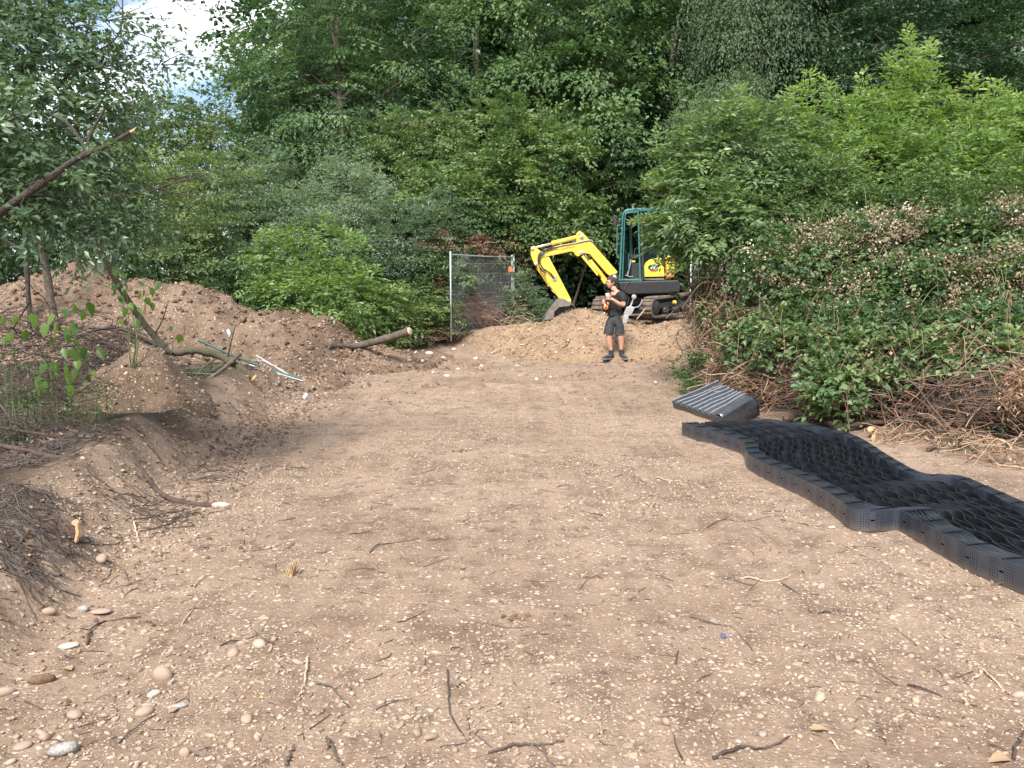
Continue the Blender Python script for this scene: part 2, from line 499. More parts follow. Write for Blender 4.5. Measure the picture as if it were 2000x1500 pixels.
def mk(name, V, F, mat, parent=None, tint=None, smooth=None, off=None, attrs=None):
    V = np.asarray(V, np.float32); F = np.asarray(F, np.int32)
    r = parent
    while r is not None and r.parent is not None: r = r.parent
    if off is None and r is not None: off = r['_o'] if '_o' in r else r.location
    if off is not None: V = V - np.asarray(off, np.float32)
    me = bpy.data.meshes.new(name)
    k = F.shape[1]
    me.vertices.add(len(V)); me.loops.add(F.size); me.polygons.add(len(F))
    me.vertices.foreach_set('co', V.ravel())
    me.loops.foreach_set('vertex_index', F.ravel())
    me.polygons.foreach_set('loop_start', np.arange(0, F.size, k, dtype=np.int32))
    if smooth is not None:
        me.polygons.foreach_set('use_smooth', np.broadcast_to(np.asarray(smooth, bool), (len(F),)).copy())
    if tint is not None:
        at = me.attributes.new('tint', 'FLOAT', 'FACE')
        at.data.foreach_set('value', np.broadcast_to(np.asarray(tint, np.float32), (len(F),)).astype(np.float32).copy())
    for nm, val in (attrs or {}).items():
        at = me.attributes.new(nm, 'FLOAT', 'POINT')
        at.data.foreach_set('value', np.asarray(val, np.float32))
    me.update(calc_edges=True)
    me.materials.append(mat)
    o = bpy.data.objects.new(name, me)
    COL.objects.link(o)
    if parent is not None: o.parent = parent
    return o

def tag(o, label=None, cat=None, group=None, kind=None):
    if label: o['label'] = label
    if cat: o['category'] = cat
    if group: o['group'] = group
    if kind: o['kind'] = kind
    return o

def thing(name, label, cat, loc=(0, 0, 0), group=None):
    o = bpy.data.objects.new(name, None)
    COL.objects.link(o)
    o.empty_display_size = 0.1
    o.location = [float(a) for a in loc]
    return tag(o, label, cat, group)

def copy_tree(o, parent=None):
    c = o.copy(); COL.objects.link(c); c.parent = parent
    for ch in list(o.children): copy_tree(ch, c)
    return c

def nrm(a):
    return a / (np.linalg.norm(a, axis=-1, keepdims=True) + 1e-9)

def bez(pts, n=10):
    """smooth curve through points (Catmull-Rom)"""
    p = np.asarray(pts, float)
    if len(p) == 2:
        t = np.linspace(0, 1, n)[:, None]; return p[0] * (1 - t) + p[1] * t
    q = np.concatenate([2 * p[:1] - p[1:2], p, 2 * p[-1:] - p[-2:-1]])
    outp = []
    for i in range(len(p) - 1):
        a, b, c, d = q[i:i + 4]
        for t in np.linspace(0, 1, n, endpoint=False):
            outp.append(0.5 * (2 * b + (c - a) * t + (2 * a - 5 * b + 4 * c - d) * t * t + (3 * b - a - 3 * c + d) * t ** 3))
    outp.append(p[-1])
    return np.array(outp)

# ------------------------------------------------------------------ foliage
def leaf_faces(c, d, n, Ln, Wd, kind=2, fold=0.18, droop=0.0):
    """N leaves -> verts, tris"""
    N = len(c)
    d = nrm(d); n = nrm(n - d * (n * d).sum(1, keepdims=True)); s = np.cross(n, d)
    Ln = np.broadcast_to(Ln, (N,))[:, None]; Wd = np.broadcast_to(Wd, (N,))[:, None]
    def pt(a, b, h): return c + d * Ln * a + s * Wd * b + n * (Wd * h) - n * Ln * droop * a * a
    if kind == 2:
        V = np.stack([pt(0, 0, 0), pt(.42, .5, fold), pt(1, 0, 0), pt(.42, -.5, fold)], 1)
        T = [(0, 1, 2), (0, 2, 3)]
    elif kind == 4:
        V = np.stack([pt(0, 0, 0), pt(.4, .5, fold), pt(1, 0, 0), pt(.4, -.5, fold), pt(.5, 0, 0)], 1)
        T = [(0, 1, 4), (1, 2, 4), (0, 4, 3), (4, 2, 3)]
    else:
        V = np.stack([pt(0, 0, 0), pt(.2, .46, fold), pt(.58, .36, fold), pt(1, 0, 0), pt(.58, -.36, fold), pt(.2, -.46, fold),
                      pt(.3, 0, 0), pt(.65, 0, 0)], 1)
        T = [(0, 1, 6), (6, 1, 2), (6, 2, 7), (7, 2, 3), (0, 6, 5), (6, 4, 5), (6, 7, 4), (7, 3, 4)]
    m = V.shape[1]
    F = (np.array(T)[None] + (np.arange(N) * m)[:, None, None]).reshape(-1, 3)
    return V.reshape(-1, 3), F, len(T)

def rand_dir(rng, n, zmin=-1.0):
    z = rng.uniform(zmin, 1, n); a = rng.uniform(0, 2 * math.pi, n); r = np.sqrt(np.maximum(0, 1 - z * z))
    return np.stack([r * np.cos(a), r * np.sin(a), z], 1)

def lobe_pts(rng, lobes, n, inner=0.45, zmin=-0.75):
    lb = np.asarray(lobes, float)
    w = (lb[:, 3] * lb[:, 5] + lb[:, 3] * lb[:, 4]) ; w /= w.sum()
    k = rng.choice(len(lb), n, p=w)
    d = rand_dir(rng, n, zmin)
    rr = (1 - inner * rng.random(n) ** 1.6) * (1 + 0.12 * rng.standard_normal(n))
    p = lb[k, :3] + d * lb[k, 3:6] * rr[:, None]
    o = nrm(d / lb[k, 3:6])
    return p, o, k

def crown(rng, lobes, clumps, per_clump, per_spray, rc, Ls, Wsp, leafL, leafW, droop=0.25, dirz=0.0, upn=0.7,
          kind=2, zmin=-0.7, inner=0.5, ldroop=0.1, tint_mid=0.45, flat=0.6, pinnate=False):
    """lobes > clumps > sprays > leaves; returns verts, tris, tint, spray origins, clump centres"""
    cp, co, _ = lobe_pts(rng, lobes, clumps, inner, zmin)
    ct = rng.normal(0, 0.13, clumps)
    S_ = clumps * per_clump
    ci = np.repeat(np.arange(clumps), per_clump)
    off = rng.normal(0, 1, (S_, 3)) * 0.5; off[:, 2] *= flat
    rcs = rc * rng.uniform(0.6, 1.3, clumps)
    O = cp[ci] + off * rcs[ci][:, None]
    A = nrm(co[ci] * 0.8 + off * 0.9 + np.array((0, 0, dirz)) + rng.normal(0, 0.25, (S_, 3)))
    st = ct[ci] + rng.normal(0, 0.12, S_)
    N = S_ * per_spray
    si = np.repeat(np.arange(S_), per_spray)
    Lr = Ls * rng.uniform(0.6, 1.35, S_)
    up = np.tile(np.array((0, 0, 1.0)), (S_, 1)) + rng.normal(0, 0.22, (S_, 3))
    side = nrm(np.cross(A, up)); pn = nrm(np.cross(side, A))
    if pinnate:
        j = np.tile(np.arange(per_spray), S_)
        t = 0.25 + 0.75 * ((j // 2) / max(1, (per_spray - 1) // 2))
        sg = np.where(j % 2 == 0, 1.0, -1.0)
        term = j == per_spray - 1
        w = np.where(term, 0, sg * 0.02)
        ld = A[si] * np.where(term, 1, 0.45)[:, None] + side[si] * np.where(term, 0, sg)[:, None] + rng.normal(0, 0.12, (N, 3))
    else:
        t = rng.uniform(0.05, 1.0, N)
        w = rng.uniform(-1, 1, N) * (1.05 - 0.75 * t)
        ld = A[si] * 0.7 + side[si] * np.sign(w)[:, None] * 0.75 + rng.normal(0, 0.35, (N, 3))
    pos = O[si] + A[si] * (Lr[si] * t)[:, None] + side[si] * (w * Wsp)[:, None]
    pos[:, 2] -= droop * Lr[si] * t * t
    if not pinnate: pos += rng.normal(0, 0.12 * leafL, (N, 3))
    ld[:, 2] -= droop * 1.2 * t
    ln = pn[si] * upn + co[ci][si] * (1 - upn) * 0.8 + rng.normal(0, 0.32, (N, 3))
    sz = rng.uniform(0.65, 1.25, N)
    V, F, k = leaf_faces(pos, ld, ln, leafL * sz, leafW * sz * rng.uniform(0.8, 1.15, N), kind, droop=ldroop)
    tn = np.clip(tint_mid + st[si] + rng.normal(0, 0.12, N), 0, 1)
    return V, F, np.repeat(tn, k), O, cp

def LB(*items):
    """photo ellipses (cx,cy,rx,ry,Y[,depth radius]) -> lobes"""
    o = []
    for it in items:
        cx, cy, rx, ry, Y = it[:5]
        p = P(cx, cy, Y)
        k = Y / FPX
        dr = it[5] if len(it) > 5 else max(rx, ry) * k * 0.85
        o.append((*p, rx * k, dr, ry * k))
    return o

def limb(mb, rng, a, b, r0, r1, wob=0.06, n=6, sides=6, sag=0.0):
    a = np.asarray(a, float); b = np.asarray(b, float)
    t = np.linspace(0, 1, n)[:, None]
    ln = np.linalg.norm(b - a)
    pts = a * (1 - t) + b * t + np.cumsum(rng.normal(0, wob * ln / n, (n, 3)), 0) * np.sin(t * math.pi)
    pts[:, 2] += sag * ln * np.sin(t[:, 0] * math.pi)
    mb.tube(pts, np.linspace(r0, r1, n), sides, cap=True)
    return pts
# ================================================================== GROUND
def build_ground():
    xs = np.concatenate([-np.geomspace(4.4, 90, 60)[::-1], np.arange(-4.36, 4.37, 0.042), np.geomspace(4.4, 90, 60)])
    ys = np.concatenate([np.linspace(-12, 1.9, 22), np.arange(2.0, 8, 0.04), np.geomspace(8, 26, 190), np.geomspace(26.3, 160, 45)])
    X, Y = np.meshgrid(xs, ys)
    Z = ground(X, Y)
    lit = np.maximum(sstep(0.18, 0.65, berm_x(Y) - X + 0.4 * fbm(X * 1.3, Y * 1.3, 3)), sstep(0.1, 0.9, X - brush_x(Y) + 0.5 * fbm(X * 1.3, Y * 1.3, 3)))
    lit = np.maximum(lit, 0.5 * sstep(0.0, 0.45, berm_x(Y) - X + 0.3 * fbm(X * 1.7, Y * 1.7, 3)) * (1 - sstep(6.0, 8.5, Y)))
    lit = np.maximum(lit, sstep(24.5, 27, Y))
    lit = np.where(Y < 1.5, 0, lit)
    nx, ny = len(xs), len(ys)
    i = (np.arange(ny - 1)[:, None] * nx + np.arange(nx - 1)[None, :])
    F = np.stack([i, i + 1, i + nx + 1, i + nx], -1).reshape(-1, 4)
    o = mk('ground', np.stack([X, Y, Z], -1).reshape(-1, 3), F, M['soil'], smooth=True, attrs={'litter': lit.ravel()})
    tag(o, kind='structure')
build_ground()

# ------------------------------------------------------------------ spoil heaps
def ridge(pts, k=0.22):
    """pts: (x,y,height,radius) along the crest -> height function"""
    pts = np.asarray(pts, float)
    def f(x, y):
        x = np.asarray(x, float); y = np.asarray(y, float)
        best = np.zeros(np.broadcast(x, y).shape)
        for a, b in zip(pts[:-1], pts[1:]):
            d = b[:2] - a[:2]
            t = np.clip(((x - a[0]) * d[0] + (y - a[1]) * d[1]) / (d @ d), 0, 1)
            dx = x - a[0] - t * d[0]; dy = y - a[1] - t * d[1]
            h = a[2] + t * (b[2] - a[2]); r = a[3] + t * (b[3] - a[3])
            q = np.sqrt(dx * dx + dy * dy) / r
            best = np.maximum(best, h * (math.sqrt(1 + k * k) - np.sqrt(q * q + k * k)) / (math.sqrt(1 + k * k) - k))
        return best
    return f

def heap_surface(rf, rough=1.0):
    def f(x, y):
        b = rf(x, y)
        n = (0.16 * fbm(x * 1.3 + 9, y * 1.3, 4, 0.5) + 0.085 * fbm(x * 5, y * 5, 3, 0.55) + 0.035 * fbm(x * 17, y * 17, 2)) * rough
        return ground_base(x, y) + b * (1 + 0.12 * fbm(x * 0.8, y * 0.8 + 5, 2)) + n * sstep(0.0, 0.3, b) + 0.5 * ground_fine(x, y)
    return f

def build_heap(rf, surf, x0, x1, y0, y1, st, label, mat):
    xs = np.arange(x0, x1, st); ys = np.arange(y0, y1, st)
    X, Y = np.meshgrid(xs, ys)
    B = rf(X, Y) + 0.035 * fbm(X * 3, Y * 3, 3)
    Z = surf(X, Y)
    Z = np.where(B < 0.05, ground_base(X, Y) - 0.07, Z + 0.012)
    nx, ny = len(xs), len(ys)
    i = (np.arange(ny - 1)[:, None] * nx + np.arange(nx - 1)[None, :])
    F = np.stack([i, i + 1, i + nx + 1, i + nx], -1).reshape(-1, 4)
    keep = (B.ravel()[F] > 0.045).any(1)
    F = F[keep]
    used = np.unique(F); re = np.full(nx * ny, -1); re[used] = np.arange(len(used))
    V = np.stack([X, Y, Z], -1).reshape(-1, 3)[used]
    o = mk('spoil_heap', V, re[F], mat, smooth=True, attrs={'litter': np.zeros(len(V))})
    tag(o, label, 'spoil heap', 'heaps of dug soil round the clearing')
    return o

HL = ridge([(-9.6, 17.6, 1.40, 2.5), (-8.6, 17.5, 1.78, 2.6), (-7.6, 17.6, 1.64, 2.6), (-6.5, 17.7, 1.34, 2.6), (-5.4, 17.9, 0.98, 2.5),
            (-4.5, 18.2, 0.74, 2.4), (-3.7, 18.6, 0.52, 2.3), (-2.9, 19.2, 0.30, 1.6), (-2.2, 19.9, 0.12, 1.2)])
HS = ridge([(-4.5, 10.1, 0.42, 0.72), (-4.22, 10.0, 0.56, 0.78), (-4.02, 9.95, 0.44, 0.70)])
HB = ridge([(-0.4, 22.4, 0.22, 1.3), (0.5, 21.6, 0.42, 1.45), (1.2, 21.1, 0.60, 1.45), (1.6, 20.9, 0.74, 1.5), (2.0, 20.8, 0.66, 1.5), (2.6, 20.6, 0.44, 1.4), (3.3, 20.4, 0.56, 1.4), (4.2, 20.3, 0.82, 1.5), (5.0, 20.6, 0.7, 1.5)])
HT = ridge([(-3.55, 13.5, 0.08, 0.6), (-3.30, 14.0, 0.18, 0.7), (-3.5, 14.8, 0.25, 0.9)])   # crumbly toe
HL0 = HL
HL = lambda x, y: np.maximum(HL0(x, y), HT(x, y))
SL = heap_surface(HL); SS = heap_surface(HS, 0.9); SB = heap_surface(HB, 0.8)
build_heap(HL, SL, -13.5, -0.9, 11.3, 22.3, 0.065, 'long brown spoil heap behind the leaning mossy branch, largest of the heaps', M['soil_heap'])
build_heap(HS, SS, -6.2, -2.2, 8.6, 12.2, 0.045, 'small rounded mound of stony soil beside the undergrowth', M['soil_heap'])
build_heap(HB, SB, -1.8, 7.2, 18.2, 24.4, 0.055, 'sandy pale brown spoil heap behind the man and under the excavator', M['soil_pale'])

def surface(x, y):
    x = np.asarray(x, float); y = np.asarray(y, float)
    z = ground(x, y)
    for rf, sf in ((HL, SL), (HS, SS), (HB, SB)):
        z = np.where(rf(x, y) > 0.04, np.maximum(z, sf(x, y) + 0.012), z)
    return z
def GS(px, py, lift=0.0): return G(px, py, lift, surface)

# ------------------------------------------------------------------ stones and clods
_ico = None
def ico():
    global _ico
    if _ico is None:
        bm = bmesh.new(); bmesh.ops.create_icosphere(bm, subdivisions=1, radius=1)
        bm.verts.index_update()
        _ico = (np.array([v.co[:] for v in bm.verts]), np.array([[v.index for v in f.verts] for f in bm.faces])); bm.free()
    return _ico
OCT = (np.array([(1, 0, 0), (0, 1, 0), (-1, 0, 0), (0, -1, 0), (0, 0, 1), (0, 0, -.6)], float),
       np.array([(0, 1, 4), (1, 2, 4), (2, 3, 4), (3, 0, 4), (1, 0, 5), (2, 1, 5), (3, 2, 5), (0, 3, 5)]))

def scatter_stones(name, rng, pts, size, mat, shape, flat=0.55, tint=None, kind='stuff', smooth=True, jit=0.16):
    bv, bf = shape
    N = len(pts); m = len(bv)
    sc = np.stack([rng.uniform(.7, 1.3, N), rng.uniform(.6, 1.0, N), flat * rng.uniform(.6, 1.3, N)], 1) * size[:, None] * 0.5
    V = bv[None] * (1 + rng.normal(0, jit, (N, m, 1))) * sc[:, None, :]
    a = rng.uniform(0, 2 * math.pi, N); ca, sa = np.cos(a)[:, None], np.sin(a)[:, None]
    tl = rng.normal(0, 0.25, N)[:, None]
    x = V[..., 0] * ca - V[..., 1] * sa; y = V[..., 0] * sa + V[..., 1] * ca; z = V[..., 2] + x * tl
    V = np.stack([x, y, z], -1) + pts[:, None, :]
    V[..., 2] += (sc[:, 2] * 0.35)[:, None]
    F = (bf[None] + (np.arange(N) * m)[:, None, None]).reshape(-1, 3)
    tn = rng.random(N) if tint is None else tint
    o = mk(name, V.reshape(-1, 3), F, mat, tint=np.repeat(tn, len(bf)), smooth=smooth)
    return tag(o, kind=kind)

def strip_points(rng, n, y0, y1, pw=1.0, out=0.5, drift=True):
    """points on the cleared strip, denser close by and in drifts"""
    P_ = []
    while sum(len(a) for a in P_) < n:
        k = n * 3
        y = y0 + (y1 - y0) * rng.random(k) ** pw
        x = rng.uniform(-5.5, 6.0, k)
        w = np.minimum(y * 0.66 + 0.3, 6)
        ok = (np.abs(x) < w) & (x > berm_x(y) - out) & (x < brush_x(y) + 0.2)
        ok &= ~((x > np.interp(y, [3.0, 4.6, 6.2, 7.5, 9, 11], [4.0, 2.7, 2.1, 1.95, 2.1, 2.0])) & (y < 11))
        if drift:
            p = np.clip(0.34 + 3.4 * fbm(x * 0.9 + 30, y * 0.9, 3), 0.04, 1)
            p = p * np.where(x < -0.8, 1.0, 0.75)
            ok &= rng.random(k) < p
        P_.append(np.stack([x, y], 1)[ok])
    q = np.concatenate(P_)[:n]
    return np.column_stack([q, surface(q[:, 0], q[:, 1])])

def build_stones():
    rng = rng_of(11)
    p = strip_points(rng, 9000, 2.3, 12, 1.3)
    scatter_stones('gravel', rng, p, 0.010 + 0.022 * rng.random(len(p)) ** 2.2, M['stone'], ico(), 0.6)
    p = strip_points(rng, 26000, 2.3, 20, 1.25)
    scatter_stones('gravel', rng, p, 0.006 + 0.013 * rng.random(len(p)) ** 2, M['stone'], OCT, 0.7, smooth=False)
    # soil crumbs on the heaps and the rough edges
    q = []
    for rf, (x0, x1, y0, y1), n in ((HL, (-10, -1.2, 13, 19.5), 7000), (HS, (-5.6, -2.4, 8.8, 11), 2200), (HB, (-1, 5.6, 19.6, 22), 3800)):
        x = rng.uniform(x0, x1, n); y = rng.uniform(y0, y1, n)
        ok = rf(x, y) > 0.02
        q.append(np.stack([x, y], 1)[ok])
    y = rng.uniform(3, 20, 9000); x = berm_x(y) - rng.normal(-0.05, 0.33, 9000)
    q.append(np.stack([x, y], 1))
    y = 12 + 9 * rng.random(4000); x = rng.uniform(-3.2, 3.6, 4000)
    ok = rng.random(4000) < np.clip(0.3 + 2 * fbm(x * 0.8, y * 0.8, 3), 0, 1)
    q.append(np.stack([x, y], 1)[ok])
    q = np.concatenate(q)
    pts = np.column_stack([q, surface(q[:, 0], q[:, 1])])
    sz = (0.012 + 0.05 * rng.random(len(pts)) ** 3) * np.interp(pts[:, 1], [3, 8, 20], [0.5, 0.9, 1.5])
    isst = rng.random(len(pts)) < 0.3
    far = (pts[:, 1] > 19.3) & (pts[:, 0] > -1.2)
    scatter_stones('soil_crumbs', rng, pts[~isst & ~far], sz[~isst & ~far] * .9, M['clod'], OCT, 0.75, smooth=False, jit=0.22)
    scatter_stones('soil_crumbs', rng, pts[~isst & far], sz[~isst & far] * .8, M['clod_pale'], ico(), 0.75, smooth=False, jit=0.22)
    scatter_stones('gravel', rng, pts[isst], sz[isst] * 0.9, M['stone'], ico(), 0.7, smooth=False, jit=0.2)
    # larger clods on the big heap
    x = rng.uniform(-9.6, -1.6, 900); y = rng.uniform(14.6, 19, 900); ok = HL(x, y) > .03
    pts = np.column_stack([x[ok], y[ok], surface(x[ok], y[ok])])
    scatter_stones('soil_crumbs', rng, pts, rng.uniform(.05, .13, len(pts)), M['clod'], ico(), .75, smooth=False, jit=.2)
    # countable loose stones -------------------------------------------------
    protos = []
    for k in range(14):
        bm = bmesh.new(); bmesh.ops.create_icosphere(bm, subdivisions=2, radius=0.5)
        r2 = rng_of(100 + k)
        sc = np.array((r2.uniform(.85, 1.25), r2.uniform(.65, .95), r2.uniform(.42, .72)))
        a = r2.normal(0, 1, (5, 3))
        for v in bm.verts:
            c = np.array(v.co)
            f = 1 + 0.09 * sum(math.sin(3.0 * float(c @ q_) + i) for i, q_ in enumerate(a[:3]))
            if k % 3 != 1:
                for q_ in a[2:]:
                    n_ = q_ / np.linalg.norm(q_)
                    e = float(c @ n_) - 0.36
                    if e > 0: c = c - n_ * e
            v.co = c * f * sc
        me = bpy.data.meshes.new('stone'); bm.to_mesh(me); bm.free()
        me.polygons.foreach_set('use_smooth', [True] * len(me.polygons))
        at = me.attributes.new('tint', 'FLOAT', 'FACE'); at.data.foreach_set('value', np.zeros(len(me.polygons), np.float32))
        me.materials.append(M['stone'])
        protos.append(me)
    p = strip_points(rng, 235, 2.5, 7.0, 1.15, 0.4)
    sz = 0.024 + 0.030 * rng.random(len(p)) ** 2.5
    sz = np.where((p[:, 0] < -0.7) & (p[:, 1] < 4.6), sz * 1.25, sz)
    for i, q_ in enumerate(p):
        o = bpy.data.objects.new('stone', protos[i % len(protos)])
        COL.objects.link(o)
        o.location = (q_[0], q_[1], q_[2] + sz[i] * 0.07)
        o.scale = (sz[i],) * 3
        o.rotation_euler = (rng.normal(0, .2), rng.normal(0, .2), rng.uniform(0, 6.28))
        tag(o, 'small loose stone scattered among others on the bare brown soil', 'stone', 'small loose stones on the clearing')
    def stone(px, py, wpx, label, mat, k, sc=(1, 1, 1), rz=0.0, g=None, cat='stone'):
        q_ = GS(px, py)
        w = wpx / FPX * math.hypot(q_[1], 1.6)
        me = protos[k].copy(); me.materials.clear(); me.materials.append(mat)
        o = bpy.data.objects.new('stone', me); COL.objects.link(o)
        o.location = (q_[0], q_[1], q_[2] + w * 0.12 * sc[2])
        o.scale = (w * sc[0], w * sc[1], w * sc[2]); o.rotation_euler = (0, 0, rz)
        tag(o, label, cat, g)
    stone(316, 1326, 31, 'round smooth tan cobble sitting proud of the soil', M['cobble_tan'], 1, (1, 1.05, 1.5))
    stone(130, 1472, 56, 'large knobbly flint with a dark grey underside, biggest stone on the soil', M['flint'], 3, (1, .9, 1.15), .3)
    stone(282, 1396, 32, 'brown rounded stone lying beside the long thin twig', M['cobble_tan'], 4, (1, .9, 1), .8)
    stone(345, 1384, 28, 'flat whitish flint flake beside the brown rounded stone', M['flint'], 6, (1.1, .6, .7), .4)
    stone(302, 1358, 22, 'white flint shard just below the round tan cobble', M['rubble'], 9, (1, .6, .9), .9)
    stone(94, 1200, 24, 'smooth grey brown pebble at the foot of the twig pile', M['cobble_tan'], 7, (1, 1, 1.1), .1)
    stone(163, 1194, 26, 'blue grey flint pebble next to two pale stones', M['flint'], 2, (1, .7, .9), .2)
    stone(198, 1200, 30, 'pale buff oval stone next to the blue grey flint', M['cobble_tan'], 5, (1.1, .8, .8), .2)
    stone(138, 1264, 36, 'flat pinkish buff stone lying half sunk near the twig pile', M['rubble'], 8, (1.1, .8, .6), .2)
    stone(80, 1334, 38, 'dark brown angular stone near the left end of the soil', M['clod'], 0, (1, .8, 1), .5)
    stone(8, 1358, 30, 'rounded brown stone close to the dark angular stone', M['cobble_tan'], 10, (1, .9, 1), .5)
    stone(360, 1476, 22, 'upright pale stone near the bottom twigs', M['cobble_tan'], 11, (.9, .9, 1.6), .1)
    stone(200, 1100, 26, 'rough rust brown rounded stone on the slope under the cut stump', M['cobble_tan'], 12, (1, 1, 1.2), .1)
    stone(430, 990, 26, 'pale wedge of stone at the tip of the dark fallen branch', M['rubble'], 0, (1.1, .6, .8), .1)
    stone(1626, 1032, 16, 'whitish stone close to the black geocell wall', M['rubble'], 3, (1, .8, .9), .1)
    stone(1425, 1002, 0.001, 'x', M['rubble'], 3) if False else None
    # pale rubble by the fence
    spots = [(838, 692, 22), (812, 690, 18), (866, 700, 16), (886, 684, 15), (824, 708, 20), (930, 702, 18), (852, 716, 14), (872, 736, 22), (905, 676, 14),
             (940, 716, 14), (895, 722, 13), (846, 728, 14), (800, 706, 13), (962, 690, 12), (985, 700, 12), (1010, 716, 14), (1048, 742, 15), (1075, 738, 12), (780, 716, 11),
             (1020, 676, 12), (1065, 672, 11), (1110, 668, 12), (1140, 680, 10), (1000, 664, 12), (1085, 690, 11), (1160, 690, 9)]
    for k, (a, b, w) in enumerate(spots):
        stone(a, b, w, 'pale lump of rubble on the churned soil between the fence panel and the man', M['rubble'], (k * 3) % 13, (.62, .5, .62), k * 1.3,
              'pale rubble lumps by the fence', 'rubble')
build_stones()

# ------------------------------------------------------------------ twigs on the soil
def ground_stick(px_pts, r, mat, label, name='twig', group=None, cat='twig', lift=0.002, sides=6, fork=None, parts=()):
    pts = np.array([GS(a, b) for a, b in px_pts]); r *= .74
    c = bez(pts, 6)
    c[:, 2] = surface(c[:, 0], c[:, 1]) + r + lift + 0.006 * np.sin(np.linspace(0, 7, len(c)))
    n = len(c)
    mb = MB()
    rng = rng_of(int(px_pts[0][0] * 7 + px_pts[0][1]))
    c[1:-1] += rng.normal(0, r * 0.5, (n - 2, 3)) * np.array((1, 1, .5))
    mb.tube(c, np.linspace(r, r * 0.55, n) * (1 + 0.09 * rng.standard_normal(n)), sides)
    for t, dx, dy, ln in (fork or []):
        i = int(t * (n - 1)); a = c[i]
        q = np.array([a, a + np.array((dx, dy, 0.3)) * ln * .5, a + np.array((dx, dy, 0.35)) * ln])
        q[1:, 2] = np.maximum(q[1:, 2], surface(q[1:, 0], q[1:, 1]) + r * .6)
        mb.tube(q, [r * .6, r * .5, r * .3], 5)
    o = mb.build(name, mat)
    tag(o, label, cat, group)
    return o

